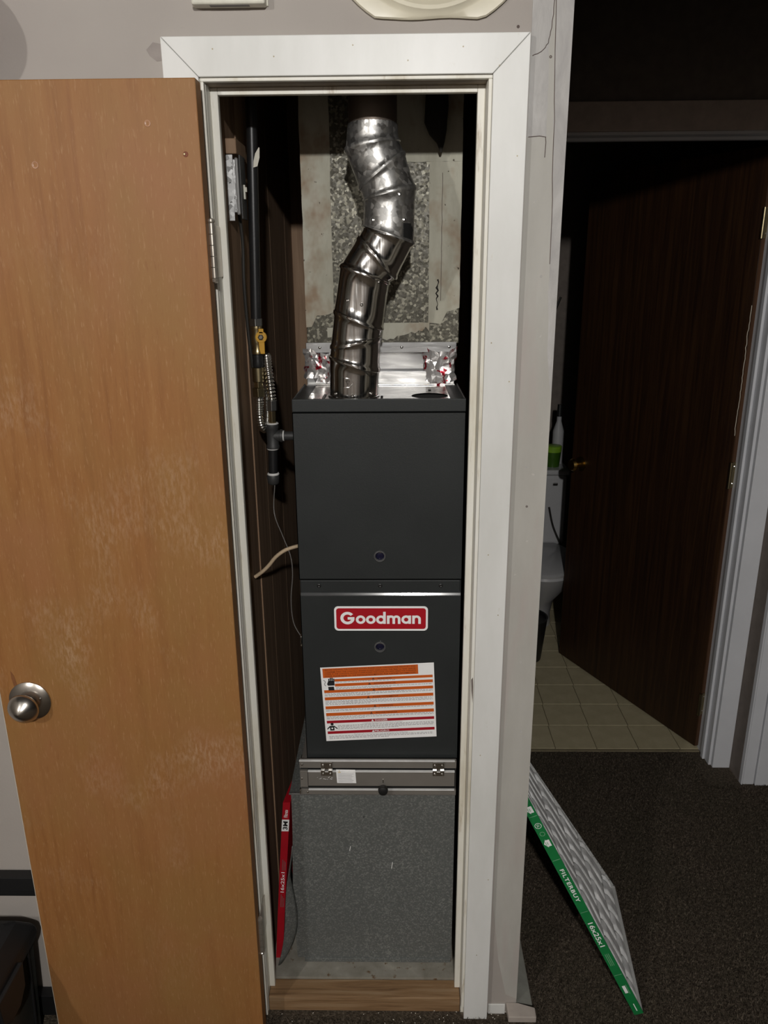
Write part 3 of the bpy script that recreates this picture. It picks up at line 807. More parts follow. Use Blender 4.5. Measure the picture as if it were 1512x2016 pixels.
obj('embossed_mark', em, M['bright_sheet'], fr)
for x, z in ((RX0 + 0.006, 0.6455), (RX0 + 0.0045, 0.607), (RX0 + 0.017, 0.5695)):
    screw('screw', V(x, RY - 0.002, z), -Y, 0.0028, M['chrome'], fr)
obj('latch_tab', B().box(RX0 - 0.0015, RX0 + 0.002, RY - 0.008, RY - 0.001, 0.568, 0.580), M['chrome'], fr, bevel=0.0008)

# ================================================================== FURNACE
fn = thing('furnace', 'tall charcoal grey gas furnace with red brand badge', 'furnace', (-0.036, 0.47, 0.6455))
FZ0, FZ1, FBK = 0.6455, 1.497, 0.83
obj('cabinet', B().box(FX0, FX1, FY + 0.010, FBK, FZ0, 1.455).box(FX0, FX0 + 0.003, FY + 0.004, 0.345, 1.455, FZ1).box(FX1 - 0.003, FX1, FY + 0.004, 0.345, 1.455, FZ1).box(FX0 + 0.003, FX1 - 0.003, 0.40, FBK, 1.455, 1.4915), M['cab'], fn, bevel=0.0015)
obj('top_rail', B().box(FX0, FX1, FY, FY + 0.010, 1.4715, FZ1 + 0.0005), M['cab'], fn, bevel=0.0015)
# front panels with sight-glass holes
SGX1, SGZ1, SGX2, SGZ2 = -0.037, 1.1573, -0.0385, 0.9406
def panel(z0, z1, hole, y, name):
    me = curve_plate([(FX0, z0), (FX1, z0), (FX1, z1), (FX0, z1)], [circ(hole[0], hole[1], 0.0105)])
    b = B()
    b.mesh(me, frame(V(0, y, 0), X, Z))
    bmesh.ops.solidify(b.bm, geom=b.bm.faces, thickness=0.004) if False else None
    # folded edges
    b.box(FX0, FX0 + 0.0015, y, y + 0.010, z0, z1).box(FX1 - 0.0015, FX1, y, y + 0.010, z0, z1)
    b.box(FX0, FX1, y, y + 0.010, z0, z0 + 0.0015).box(FX0, FX1, y, y + 0.010, z1 - 0.0015, z1)
    return obj(name, b, M['cab'], fn)
panel(1.1035, 1.4705, (SGX1, SGZ1), FY - 0.001, 'burner_door')
panel(0.650, 1.0655, (SGX2, SGZ2), FY - 0.002, 'blower_door')
obj('upper_seam', B().box(FX0 + 0.001, FX1 - 0.001, FY + 0.004, FY + 0.0098, 1.1005, 1.1035), M['void'], fn)
obj('center_flange', B().box(FX0 + 0.002, FX1 - 0.004, FY + 0.0005, FY + 0.009, 1.0735, 1.1005), M['cab'], fn, bevel=0.001)
obj('ridge', B().prism([(0, 0), (-0.0078, 0.0015), (-0.008, 0.0040), (-0.0056, 0.0092), (0.0, 0.0097)], V(FX0 + 0.002, FY + 0.002, 1.0642), Y, Z, V(FX1 - FX0 - 0.004, 0, 0)),
    plain('glossy_charcoal', (0.06, 0.062, 0.064, 1), 0.12), fn, bevel=0.0006)
for x in (-0.171, -0.037, 0.0955):
    obj('screw', B().lathe([(0, 0.0046), (0.0015, 0.0044), (0.0022, 0.003), (0.0012, 0.0015)], V(x, FY + 0.0005, 1.0885), -Y, 14), M['black'], fn, smooth=True)
for x, z, y in ((SGX1, SGZ1, FY - 0.001), (SGX2, SGZ2, FY - 0.002)):
    r = obj('sight_glass', B().lathe([(0, 0.0132), (0.0025, 0.0128), (0.004, 0.0112), (0.002, 0.0095), (-0.004, 0.0092)], V(x, y, z), -Y, 30, cap=False), M['ringblk'], fn, smooth=True)
    obj('lens', B().lathe([(0.0, 0.0104), (0.001, 0.009), (0.002, 0.004)], V(x, y + 0.005, z), -Y, 24), M['lens'], r, smooth=True)
    obj('notch', B().box(x + 0.0005, x + 0.0022, y - 0.0045, y - 0.001, z + 0.0105, z + 0.0135), M['chrome'], r)
# top deck: bright steel with knockout hole
deck_o = [(FX0 + 0.004, FY + 0.010), (FX1 - 0.004, FY + 0.010), (FX1 - 0.004, 0.40), (FX0 + 0.004, 0.40)]
me = curve_plate([(-0.186, FY + 0.0102), (0.1115, FY + 0.0102), (0.1115, 0.40), (-0.186, 0.40)], [circ(0.070, 0.187, 0.0385, 36)])
mdk = NT('bright_deck_steel', 0.13, 1.0); vv = mdk.coord()
mdk.col(mdk.ramp(mdk.noise(vv, 9, 4), [(0.3, (0.50, 0.49, 0.47)), (0.7, (0.80, 0.78, 0.75))]))
mdk.rough(mdk.ramp(mdk.noise(vv, 30, 3), [(0.3, g(0.08)), (0.7, g(0.30))])); mdk.bump(mdk.noise(vv, 24, 2), 0.25, 0.004)
obj('top_deck', B().mesh(me, frame(V(0, 0, 1.4925), X, Y)), mdk.m, fn)
for x0_, x1_ in ((FX0 + 0.003, -0.186), (0.1115, FX1 - 0.003)):
    obj('deck_edge', B().box(x0_, x1_, FY + 0.010, 0.34, 1.485, 1.4935), M['cab'], fn)
obj('knockout', B().lathe([(0, 0.0385), (0.012, 0.0385)], V(0.070, 0.187, 1.478), Z, 36), M['void'], fn)
obj('slot', B().box(-0.0335, -0.0285, 0.16, 0.185, 1.4925, 1.4935), M['void'], fn)
obj('slot', B().box(0.070, 0.076, 0.258, 0.268, 1.4925, 1.4935), M['void'], fn)
b = B().box(-0.155, -0.150, 0.145, 0.205, 1.4925, 1.4945)
obj('tab', b, M['black'], fn)
obj('gas_port', B().lathe([(0, 0.017), (0.003, 0.017)], V(FX0, 0.20, 1.405), -X, 20), M['black'], fn)
# brand badge
bx0, bx1, bz0, bz1 = -0.1392, 0.0680, 0.9815, 1.0405
def rrect(x0, x1, z0, z1, r, n=6):
    p = []
    for cx, cz, a in ((x1 - r, z1 - r, 0), (x0 + r, z1 - r, 90), (x0 + r, z0 + r, 180), (x1 - r, z0 + r, 270)):
        for k in range(n + 1):
            t = math.radians(a + 90 * k / n); p.append((cx + r * math.cos(t), cz + r * math.sin(t)))
    return p
yb = FY - 0.002
bd = obj('brand_badge', B().prism(rrect(bx0, bx1, bz0, bz1, 0.009), V(0, yb, 0), X, Z, V(0, -0.0012, 0)), M['white'], fn)
obj('red_field', B().prism(rrect(bx0 + 0.0045, bx1 - 0.0045, bz0 + 0.0045, bz1 - 0.0045, 0.006), V(0, yb - 0.0012, 0), X, Z, V(0, -0.0004, 0)), M['red'], bd)
lb = B()
def arc(cx, cy, ro, ri, a0, a1, n=28):
    pts = [(cx + ro * math.cos(math.radians(a0 + (a1 - a0) * k / n)), cy + ro * math.sin(math.radians(a0 + (a1 - a0) * k / n))) for k in range(n + 1)]
    pti = [(cx + ri * math.cos(math.radians(a0 + (a1 - a0) * k / n)), cy + ri * math.sin(math.radians(a0 + (a1 - a0) * k / n))) for k in range(n + 1)]
    return pts, pti
UL = 1.0 / 8.46
LW = 0.1810; LS = LW * UL; LHt = 0.0205
lo = V(bx0 + 0.0135, yb - 0.00165, 0.9985)
lk = [0]
def L2(x, y): return lo + X * (x * LS) + Z * (y * LHt) + V(0, -0.00008 * (lk[0] % 6), 0)
def lstrip(po, pi_):
    lk[0] += 1
    va = [lb.bm.verts.new(L2(*p)) for p in po]; vb = [lb.bm.verts.new(L2(*p)) for p in pi_]
    for k in range(len(va) - 1): lb._f([va[k], va[k + 1], vb[k + 1], vb[k]])
def lbox(x0, x1, y0, y1):
    lk[0] += 1
    lb._f([lb.bm.verts.new(L2(x0, y0)), lb.bm.verts.new(L2(x1, y0)), lb.bm.verts.new(L2(x1, y1)), lb.bm.verts.new(L2(x0, y1))])
c = 0.0
lstrip(*arc(c + 0.74, 0.68, 0.74, 0.42, 38, 350)); lbox(c + 0.76, c + 1.46, 0.50, 0.80); c += 1.60
for _ in range(2):
    lstrip(*arc(c + 0.5, 0.5, 0.5, 0.225, 0, 360)); c += 1.05
lstrip(*arc(c + 0.5, 0.5, 0.5, 0.225, 0, 360)); lbox(c + 0.73, c + 1.0, 0.0, 1.42); c += 1.12
lbox(c, c + 0.27, 0, 0.98)
for dx in (0.0, 0.56):
    lstrip(*arc(c + 0.42 + dx, 0.58, 0.42, 0.15, 0, 180)); lbox(c + 0.57 + dx, c + 0.84 + dx, 0, 0.58)
c += 1.49
lstrip(*arc(c + 0.5, 0.5, 0.5, 0.225, 0, 360)); lbox(c + 0.73, c + 1.0, 0.0, 0.98); c += 1.12
lbox(c, c + 0.27, 0, 0.98); lstrip(*arc(c + 0.45, 0.55, 0.45, 0.18, 0, 180)); lbox(c + 0.63, c + 0.90, 0, 0.55)
obj('lettering', lb, M['white'], bd, normals=False)

# warning label
la = math.radians(3.0)
lu = V(math.cos(la), 0, math.sin(la)); lv = V(-math.sin(la) * 0.86, 0, math.cos(la))
LWD, LHT = 0.2575, 0.1925
l0 = V(-0.166, FY - 0.0022, 0.6965)            # bottom left corner
def lpt(x, y, k=0): return l0 + lu * (x * LWD) + lv * (y * LHT) + V(0, -0.0004 * k, 0)
def lrect(b, x0, x1, y0, y1, k): b._f([b.bm.verts.new(lpt(*p, k)) for p in ((x0, y0), (x1, y0), (x1, y1), (x0, y1))])
wlab = obj('warning_label', B().prism([(0, 0), (LWD, 0), (LWD, LHT), (0, LHT)], l0, lu, lv, V(0, -0.0003, 0)), M['white'], fn)
stripes = [(0.018, 0.86, 0.862, 0.985), (0.118, 0.985, 0.808, 0.842), (0.118, 0.985, 0.742, 0.780), (0.018, 0.985, 0.660, 0.698), (0.018, 0.985, 0.562, 0.602), (0.018, 0.985, 0.440, 0.480), (0.018, 0.985, 0.346, 0.388)]
for s_ in stripes:
    b = B(); lrect(b, *s_, 1.6); obj('orange_stripe', b, M['orange'], wlab, normals=False)
reds = [(0.018, 0.985, 0.245, 0.282), (0.018, 0.985, 0.098, 0.135)]
for s_ in reds:
    b = B(); lrect(b, *s_, 1.6); obj('red_stripe', b, M['crimson'], wlab, normals=False)
hdr = ['BEFORE OPENING THE FURNACE DOORS, PLEASE LOOK THROUGH THE VIEWPORT AND', 'CONFIRM THAT THE CONTROL BOARD IS NOT DISPLAYING THE "EAL" or "EAR" ERROR',
       'CODE. IF THE CONTROL BOARD IS DISPLAYING THIS CODE, DO NOT OPEN THE FURNACE', 'DOOR. PLEASE REFER TO THE INSTALLATION MANUAL FOR FURTHER INFORMATION.']
b = B()
for i, s_ in enumerate(hdr):
    fit_text(b, s_, lpt(0.439, 0.965 - i * 0.0275, 2.4), lu, lv, LWD * 0.80, 0.0038, 0.012)
obj('header_text', b, M['inkbrown'], wlab, normals=False)
b = B(); br = B()
for (x0, x1, y0, y1), s_ in zip(stripes[1:], ['WARNING', 'ADVERTENCIA', 'WARNING', 'AVERTISSEMENT', 'WARNING', 'ADVERTENCIA']):
    m_ = (y0 + y1) / 2
    fit_text(b, s_, lpt(0.56, m_, 2.4), lu, lv, 0.0046 * len(s_), 0.0042, 0.01)
    xx = 0.545 - 0.0046 * len(s_) / LWD / 2 - 0.022
    b._f([b.bm.verts.new(lpt(*p, 2.4)) for p in ((xx - 0.014, y0 + 0.004), (xx + 0.014, y0 + 0.004), (xx, y1 - 0.002))])
obj('warning_text', b, M['inkbrown'], wlab, normals=False)
for (x0, x1, y0, y1), s_ in zip(reds, ['DANGER', 'PELIGRO']):
    m_ = (y0 + y1) / 2
    br = B()
    fit_text(br, s_, lpt(0.51, m_, 2.4), lu, lv, 0.0048 * len(s_), 0.0040, 0.01)
    br._f([br.bm.verts.new(lpt(*p, 2.4)) for p in ((0.42, y0 + 0.006), (0.442, y0 + 0.006), (0.431, y1 - 0.003))])
    obj('danger_text', br, M['white'], wlab, normals=False)
b = B()
fit_text(b, 'CARBON MONOXIDE POISONING HAZARD', lpt(0.52, 0.228, 1.6), lu, lv, 0.092, 0.0028, 0.0)
fit_text(b, 'PELIGRO DE INTOXICACION POR MONOXIDO DE CARBONO', lpt(0.50, 0.083, 1.6), lu, lv, 0.125, 0.0028, 0.0)
def greek(y, x0, x1, n, gap):
    for i in range(n):
        yy = y - i * gap; x = x0; xe = x1 if i < n - 1 else x0 + (x1 - x0) * random.uniform(0.3, 0.7)
        while x < xe:
            l = random.uniform(0.012, 0.035); lrect(b, x, min(x + l, xe), yy, yy + 0.0075, 1.6); x += l + 0.006
for a in ((0.795, .125, .98, 1, .015), (0.722, .125, .98, 2, .015), (0.645, .02, .98, 3, .015), (0.545, .02, .98, 4, .0155), (0.425, .02, .98, 2, .015), (0.332, .02, .98, 3, .015), (0.207, .115, .98, 4, .0165), (0.062, .03, .97, 3, .0165)):
    greek(*a)
obj('fine_print', b, M['inkgrey'], wlab, normals=False)
b = B()     # shock symbol: hand over wire
b.prism([(-0.0065, 0), (0.0065, 0), (0.0075, -0.0095), (-0.0060, -0.0095)], lpt(0.082, 0.742, 1.6), lu, lv, V(0, -0.0001, 0))
b.prism([(-0.0085, 0.0035), (-0.0065, -0.0005), (0.0085, -0.0005), (0.0088, 0.011), (-0.0055, 0.011)], lpt(0.082, 0.760, 1.6), lu, lv, V(0, -0.0001, 0))
for i, hh in enumerate((0.017, 0.0195, 0.0195, 0.017)):
    x = -0.0050 + i * 0.0037
    b.prism([(x, 0.009), (x + 0.0029, 0.009), (x + 0.0029, hh), (x, hh)], lpt(0.082, 0.760, 1.6), lu, lv, V(0, -0.0001, 0))
b.tube([lpt(0.018, 0.83, 1.8), lpt(0.030, 0.825, 1.8), lpt(0.036, 0.805, 1.8), lpt(0.027, 0.785, 1.8), lpt(0.029, 0.765, 1.8), lpt(0.038, 0.755, 1.8)], 0.0006, 5)
obj('shock_pictogram', b, M['ink'], wlab)
b = B()     # person with raised arms
b.prism(circ(0.0005, 0.0175, 0.0036, 16), lpt(0.062, 0.142, 1.6), lu, lv, V(0, -0.0001, 0))
b.prism([(-0.0048, 0.0), (0.0052, 0.0), (0.0052, 0.0095), (0.0118, 0.003), (0.0128, 0.0055), (0.0055, 0.0125), (-0.0050, 0.0125), (-0.0118, 0.0052), (-0.0108, 0.0028), (-0.0048, 0.0085)], lpt(0.062, 0.145, 1.6), lu, lv, V(0, -0.0001, 0))
obj('person_pictogram', b, M['ink'], wlab)
b = B(); b.prism(circ(0.0002, 0.006, 0.0022, 14), lpt(0.062, 0.145, 2.2), lu, lv, V(0, -0.0001, 0)); obj('pictogram_dot', b, M['white'], wlab)

# ================================================================== SUPPLY PLENUM
sp = thing('supply_plenum', 'spangled galvanized supply duct with peeling tape above the furnace', 'duct', (-0.03, 0.58, 1.4935))
PY = 0.362
obj('duct', B().box(-0.2055, 0.1425, PY, 0.82, 1.585, 2.58), M['spangle'], sp, bevel=0.002)
obj('seam', B().box(-0.172, -0.1705, PY - 0.0012, PY, 1.59, 2.5).box(0.1085, 0.110, PY - 0.0012, PY, 1.59, 2.5), M['spangle'], sp)
obj('collar', B().prism([(0.0, 0.0), (-0.002, 0.03), (0.014, 0.034), (0.012, 0.075), (0.02, 0.093), (0.4, 0.093), (0.4, 0)], V(-0.2075, PY - 0.008, 1.4935), Y, Z, V(0.341, 0, 0)), M['collar'], sp, bevel=0.001)
obj('lip_flange', B().box(-0.2065, 0.1365, PY - 0.016, PY + 0.002, 1.567, 1.5685).box(-0.2065, 0.1365, PY - 0.018, PY - 0.0145, 1.567, 1.590), M['collar'], sp, bevel=0.0008)
for x in (-0.175, 0.012, 0.120):
    screw('screw', V(x, PY - 0.018, 1.579), -Y, 0.0035, M['chrome'], sp)
obj('base_lip', B().box(-0.2075, 0.1335, PY - 0.020, PY - 0.008, 1.4935, 1.4955), M['chrome'], sp)
def ragged(x0, x1, z0, z1, amp, step=0.012, bot=None, seed=1, straight=0.0008):
    """strip outline with a torn bottom"""
    r = random.Random(seed)
    p = []
    n = max(3, int((x1 - x0) / step))
    for i in range(n + 1):
        x = x0 + (x1 - x0) * i / n
        zb = z0 + (bot(i / n) if bot else 0) + r.uniform(-amp, amp)
        p.append((x, zb))
    m = int((z1 - z0) / 0.03)
    for i in range(1, m): p.append((x1 + r.uniform(-straight, straight), z0 + 0.03 + (z1 - z0 - 0.03) * i / m))
    p.append((x1, z1)); p.append((x0, z1))
    for i in range(m - 1, 0, -1): p.append((x0 + r.uniform(-straight, straight), z0 + 0.03 + (z1 - z0 - 0.03) * i / m))
    return p
def tape(pts, k, nm='tape_strip'):
    obj(nm, B().prism(pts, V(0, PY, 0), X, Z, V(0, -0.0014 - 0.0004 * k, 0)), M['mastic'], sp)
tape(ragged(-0.206, -0.1425, 1.645, 2.5, 0.004, bot=lambda u: -0.02 * (u < 0.25) + 0.012 * u, seed=4), 0)
tape(ragged(0.0725, 0.1425, 1.652, 1.968, 0.005, bot=lambda u: -0.02 * (u < 0.42) + 0.012 * (u > 0.6), seed=9), 0)
tape(ragged(-0.02, 0.1425, 1.968, 2.5, 0.0006, seed=3), 1)
tape(ragged(-0.158, -0.10, 1.600, 1.622, 0.002, 0.006, seed=11, straight=0.0), 0)
tape(ragged(-0.055, 0.075, 1.608, 1.632, 0.006, 0.008, bot=lambda u: 0.010 * math.sin(u * 5 + 3), seed=12, straight=0.0), 1)
q = [V(0.092 + random.uniform(-.003, .003), PY - 0.002, 1.66 + i * 0.006) for i in range(12)]
obj('tape_tear', B().tube(q, 0.0022, 6, radf=lambda i: random.uniform(0.0006, 0.0028)), M['insul'], sp)
q = [V(0.1005 + random.uniform(-.0006, .0006), PY - 0.0021, 1.68 + i * 0.014) for i in range(20)]
obj('tape_seam', B().tube(q, 0.0006, 5), M['crack'], sp)
# crumpled foil tape at the collar corners
def foil(x0, x1, z0, z1, seed):
    r = random.Random(seed)
    n, m = 11, 9
    off = {(i, j): (r.uniform(-0.004, 0.004), r.uniform(-0.0085, 0.0), r.uniform(-0.003, 0.003)) for i in range(n + 1) for j in range(m + 1)}
    def fn_(u, v):
        o = off[(round(u * n), round(v * m))]
        e = 0.012 * (abs(u - 0.5) * 2) ** 6
        zz = z0 + (z1 - z0) * v + 0.006 * math.sin(u * 5 + seed)
        return V(x0 + (x1 - x0) * u + o[0], PY - 0.0135 + o[1] + e - 0.004 * (v > 0.75), zz + o[2])
    o = obj('foil_tape', B().grid(fn_, n, m), M['foil'], sp, normals=False, smooth=True, angle=28, label='crumpled shiny foil tape with red print')
foil(-0.213, -0.146, 1.503, 1.571, 1)
foil(0.062, 0.137, 1.498, 1.574, 2)

# ================================================================== FLUE PIPE
fl = thing('flue_pipe', 'shiny zigzag metal vent pipe rising from the furnace top', 'pipe', (-0.09, 0.19, 1.4925))
RG = [(-0.1412, 1.4930, -0.0402, 1.4930), (-0.1392, 1.5762, -0.0365, 1.5461), (-0.1362, 1.5939, -0.0325, 1.6151), (-0.1272, 1.6678, -0.0285, 1.6305),
      (-0.1131, 1.7563, -0.0145, 1.7221), (-0.0761, 1.8121, -0.0012, 1.7299), (-0.0650, 1.8301, 0.0340, 1.7959), (-0.0629, 1.8791, 0.0375, 1.9005),
      (-0.0706, 1.8977, 0.0152, 1.9636), (-0.0980, 1.9682, 0.0054, 1.9852), (-0.0930, 2.0150, 0.0035, 2.0150), (-0.0930, 2.52, 0.0035, 2.52)]
NS = 40
def ring(r, k=1.0, n=NS, wob=None):
    c = V((r[0] + r[2]) / 2, 0.19, (r[1] + r[3]) / 2)
    u = V((r[2] - r[0]) / 2, 0, (r[3] - r[1]) / 2)
    ry = 0.0505
    return [c + u * (k * math.cos(2 * PI * i / n)) + V(0, -ry * k * math.sin(2 * PI * i / n), 0) + (V(0, 0, 0) if wob is None else (u.normalized() * math.cos(2 * PI * i / n) * wob(i) + V(0, -math.sin(2 * PI * i / n) * wob(i), 0))) for i in range(n)]
def lerp(a, b, t): return tuple(x + (y - x) * t for x, y in zip(a, b))
for i in range(9):
    a, c_ = RG[i], RG[i + 1]
    L = ((a[0] + a[2] - c_[0] - c_[2]) ** 2 / 4 + (a[1] + a[3] - c_[1] - c_[3]) ** 2 / 4) ** 0.5
    e = min(0.0055 / L, 0.22)
    rows = []
    prof = [(0.0, 1.0)] if i == 0 else [(0.0, 1.055), (e * 0.45, 1.06), (e * 0.9, 1.015)]
    prof += [(t, 1.0) for t in (0.25, 0.4, 0.5, 0.6, 0.75)]
    prof += [(1 - e * 0.9, 1.015), (1 - e * 0.45, 1.06), (1.0, 1.055)]
    if i > 5: prof = [(t, k * 1.01) for t, k in prof]
    for t, k in prof: rows.append(ring(lerp(a, c_, t), k))
    obj('gore', B().rings(rows, cap=False), M['shiny'] if i <= 5 else M['oldpipe'], fl, smooth=True, angle=50)
obj('crimped_collar', B().rings([ring(lerp(RG[9], RG[10], t), k, 80, wob=lambda i, t=t: (0.0012 if i % 2 else -0.0012) * t) for t, k in ((0, 1.03), (0.1, 1.04), (0.16, 0.99), (0.4, 0.985), (1.0, 0.97))], cap=False), M['oldpipe'], fl, smooth=True, angle=80)
obj('upper_pipe', B().rings([ring(lerp(RG[10], RG[11], t), 0.97) for t in (0, 1)], cap=False), plain('shaded_vent', (0.16, 0.13, 0.11, 1), 0.5, 0.6), fl, smooth=True)  # old vent steel, with the shade of the closet head put into its colour
# dark patch on the side of the pipe
def on_pipe(px_, z, k=1.0, side=0.19):
    """point on the front of the pipe at world x = px_"""
    for a, c_ in zip(RG[:-1], RG[1:]):
        t0, t1_ = (a[1] + a[3]) / 2, (c_[1] + c_[3]) / 2
        if t0 <= z <= t1_:
            r = lerp(a, c_, (z - t0) / (t1_ - t0)); break
    cx, hw = (r[0] + r[2]) / 2, (r[2] - r[0]) / 2
    s_ = max(-0.98, min(0.98, (px_ - cx) / hw))
    return V(px_, 0.19 - 0.0505 * k * math.sqrt(1 - s_ * s_), z)
for x, z in ((-0.1275, 1.503), (-0.0907, 1.5005), (-0.0525, 1.503), (-0.069, 1.6817), (-0.098, 1.69), (-0.018, 1.762), (-0.024, 1.745), (-0.035, 1.725), (-0.045, 1.84), (0.015, 1.84), (0.006, 1.885)):
    p = on_pipe(x, z)
    screw('screw', p, (p - V((p.x - 0.0), 0.19, z)).normalized() * 0.6 + V(0, -0.6, 0), 0.0034, M['chrome'], fl, 0.004)
em = B()
sh = [(-0.010, 0.009), (0.010, 0.009), (0.009, -0.003), (0.0, -0.0115), (-0.009, -0.003)]
cpt = (-0.1, 1.527)
pts = []
for (a0_, b0_), (a1_, b1_) in zip(sh, sh[1:] + sh[:1]):
    for k in range(4):
        t = k / 4; pts.append(on_pipe(cpt[0] + (b0_ + (b1_ - b0_) * t) * -1, cpt[1] + (a0_ + (a1_ - a0_) * t), 1.005))
em.tube(pts + pts[:1], 0.0008, 5)
tri = [on_pipe(cpt[0] + dx, cpt[1] + dz, 1.005) for dx, dz in ((-0.004, 0.004), (0.004, 0.004), (0.0, -0.004), (-0.004, 0.004))]
em.tube(tri, 0.0007, 5)
obj('embossed_mark', em, M['shiny'], fl, smooth=True)
b = B()
rows = []
for k in range(9):
    ang = math.radians(36 + 5.5 * k * 0.9)
    x_, y_ = -0.0155 + 0.0508 * math.sin(ang), 0.19 - 0.0525 * math.cos(ang)
    rows.append((V(x_, y_, 1.834), V(x_, y_, 1.803 - 0.004 * k / 8)))
for (a, c_), (d_, e_) in zip(rows[:-1], rows[1:]):
    b._f([b.bm.verts.new(p) for p in (a, d_, e_, c_)])
obj('dark_patch', b, M['void'], fl, normals=False, label='black patch on the pipe side')  # flat black faces laid over the pipe's right side
# ring of screws plate at foot
obj('foot_ring', B().rings([ring(lerp(RG[0], RG[1], t), k) for t, k in ((0.0, 1.08), (0.03, 1.08), (0.05, 1.02))], cap=False), M['shiny'], fl, smooth=True, angle=30)

# scrap hanging by the duct
q = [V(0.083, 0.330, 2.6), V(0.084, 0.330, 2.15), V(0.085, 0.330, 2.07), V(0.083, 0.330, 2.04), V(0.088, 0.330, 2.02), V(0.094, 0.330, 2.0), V(0.0945, 0.330, 1.982)]
rr = [0.02, 0.03, 0.036, 0.034, 0.02, 0.008, 0.002]
tag(obj('insulation_scrap', B().tube(q, 0.02, 12, radf=lambda i: min(0.024, rr[i]) * random.uniform(0.85, 1.1)), M['insul'], smooth=True),
    'sooty dark insulation scrap hanging beside the vent pipe', 'insulation')

# ================================================================== GAS LINE
gl = thing('gas_line', 'black iron gas line with yellow shutoff handle left of the furnace', 'pipe', (-0.29, 0.2, 1.28))
GY = 0.20
obj('supply_pipe', B().tube([V(-0.2755, GY, 2.5), V(-0.2790, GY, 2.0268), V(-0.2917, GY, 1.651)], 0.0108, 20), M['gasblk'], gl, smooth=True)
obj('pipe_label', B().lathe([(0, 0.0110), (0.007, 0.0110)], V(-0.2896, GY, 1.690), V(0.03, 0, 1), 16), plain('pipe_print', (0.2, 0.2, 0.2, 1), 0.5), gl, smooth=True) if False else None
obj('hex_collar', B().cyl(V(-0.2917, GY, 1.6375), V(-0.2917, GY, 1.653), 0.0135, 6), M['steelnut'], gl, bevel=0.001)
obj('valve_body', B().lathe([(0, 0.0115), (0.006, 0.0120), (0.012, 0.0095), (0.022, 0.0125), (0.034, 0.0125), (0.044, 0.0098), (0.050, 0.012), (0.057, 0.0115)], V(-0.2920, GY, 1.5805), Z, 20), M['brass'], gl, smooth=True)
vh = obj('valve_handle', B().prism(circ(0, 0, 0.0118, 24), V(-0.280, GY - 0.021, 1.6165), X, Z, V(0, 0.007, 0)).box(-0.2845, -0.2745, GY - 0.021, GY - 0.0155, 1.6235, 1.6335).prism([(-0.0055, -0.009), (0.0065, -0.009), (0.0062, -0.034), (-0.0025, -0.034), (-0.0048, -0.024)], V(-0.280, GY - 0.0205, 1.6165), X, Z, V(0, 0.0045, 0)), M['yellow'], gl, bevel=0.001)
obj('handle_nut', B().lathe([(0, 0.0062), (0.002, 0.0062), (0.003, 0.0045), (0.0015, 0.0030)], V(-0.280, GY - 0.021, 1.6165), -Y, 6), M['chrome'], vh)
obj('valve_stem', B().cyl(V(-0.286, GY, 1.6165), V(-0.2805, GY - 0.015, 1.6165), 0.005, 12), M['brassd'], vh, smooth=True)
obj('nipple', B().lathe([(0, 0.0105), (0.006, 0.012), (0.014, 0.0105), (0.020, 0.011), (0.026, 0.0105)], V(-0.2925, GY, 1.5530), Z, 20), M['gasblk'], gl, smooth=True)
obj('coupling', B().cyl(V(-0.293, GY, 1.5225), V(-0.293, GY, 1.5525), 0.0128, 20), M['brassd'], gl, bevel=0.001, smooth=True)
obj('flare_adapter', B().cyl(V(-0.2935, GY, 1.510), V(-0.2935, GY, 1.5225), 0.0105, 6), M['brass'], gl, bevel=0.0008)
obj('hex_nut', B().cyl(V(-0.294, GY, 1.491), V(-0.294, GY, 1.5095), 0.0142, 6), M['brassd'], gl, bevel=0.001)
# flexible corrugated connector: smooth path through points
ctrl = [V(-0.2943, GY, 1.492), V(-0.2955, GY, 1.450), V(-0.2925, GY + 0.004, 1.425), V(-0.2855, GY + 0.016, 1.420), V(-0.2825, GY + 0.027, 1.445), V(-0.281, GY + 0.030, 1.51),
        V(-0.280, GY + 0.027, 1.558), V(-0.2765, GY + 0.014, 1.574), V(-0.2735, GY + 0.004, 1.553), V(-0.2695, GY, 1.515), V(-0.2672, GY, 1.482)]
def catmull(P, n):
    out = []
    for i in range(len(P) - 1):
        p0, p1, p2, p3 = P[max(i - 1, 0)], P[i], P[i + 1], P[min(i + 2, len(P) - 1)]
        for k in range(n):
            t = k / n
            out.append(0.5 * ((2 * p1) + (p2 - p0) * t + (2 * p0 - 5 * p1 + 4 * p2 - p3) * t * t + (3 * p1 - p0 - 3 * p2 + p3) * t ** 3))
    out.append(P[-1])
    return out
pth = catmull(ctrl, 40)
res, acc = [pth[0]], 0.0
for a, c_ in zip(pth[:-1], pth[1:]):
    acc += (c_ - a).length
    if acc > 0.00105: res.append(c_); acc = 0.0
obj('flexible_connector', B().tube(res, 0.0088, 14, radf=lambda i: 0.0089 + (0.0011 if i % 4 in (1, 2) else -0.0008)), M['flex'], gl, smooth=True, angle=70)
obj('hex_nut', B().cyl(V(-0.2675, GY, 1.4605), V(-0.2672, GY, 1.483), 0.0118, 6), M['steelnut'], gl, bevel=0.001)
obj('flare_adapter', B().cyl(V(-0.2683, GY, 1.4335), V(-0.2680, GY, 1.4605), 0.0088, 6), M['brass'], gl, bevel=0.0008)
obj('sealant_ring', B().lathe([(0, 0.0115), (0.002, 0.0135), (0.004, 0.0118)], V(-0.2687, GY, 1.4300), Z, 20), M['white_dope'], gl, smooth=True)
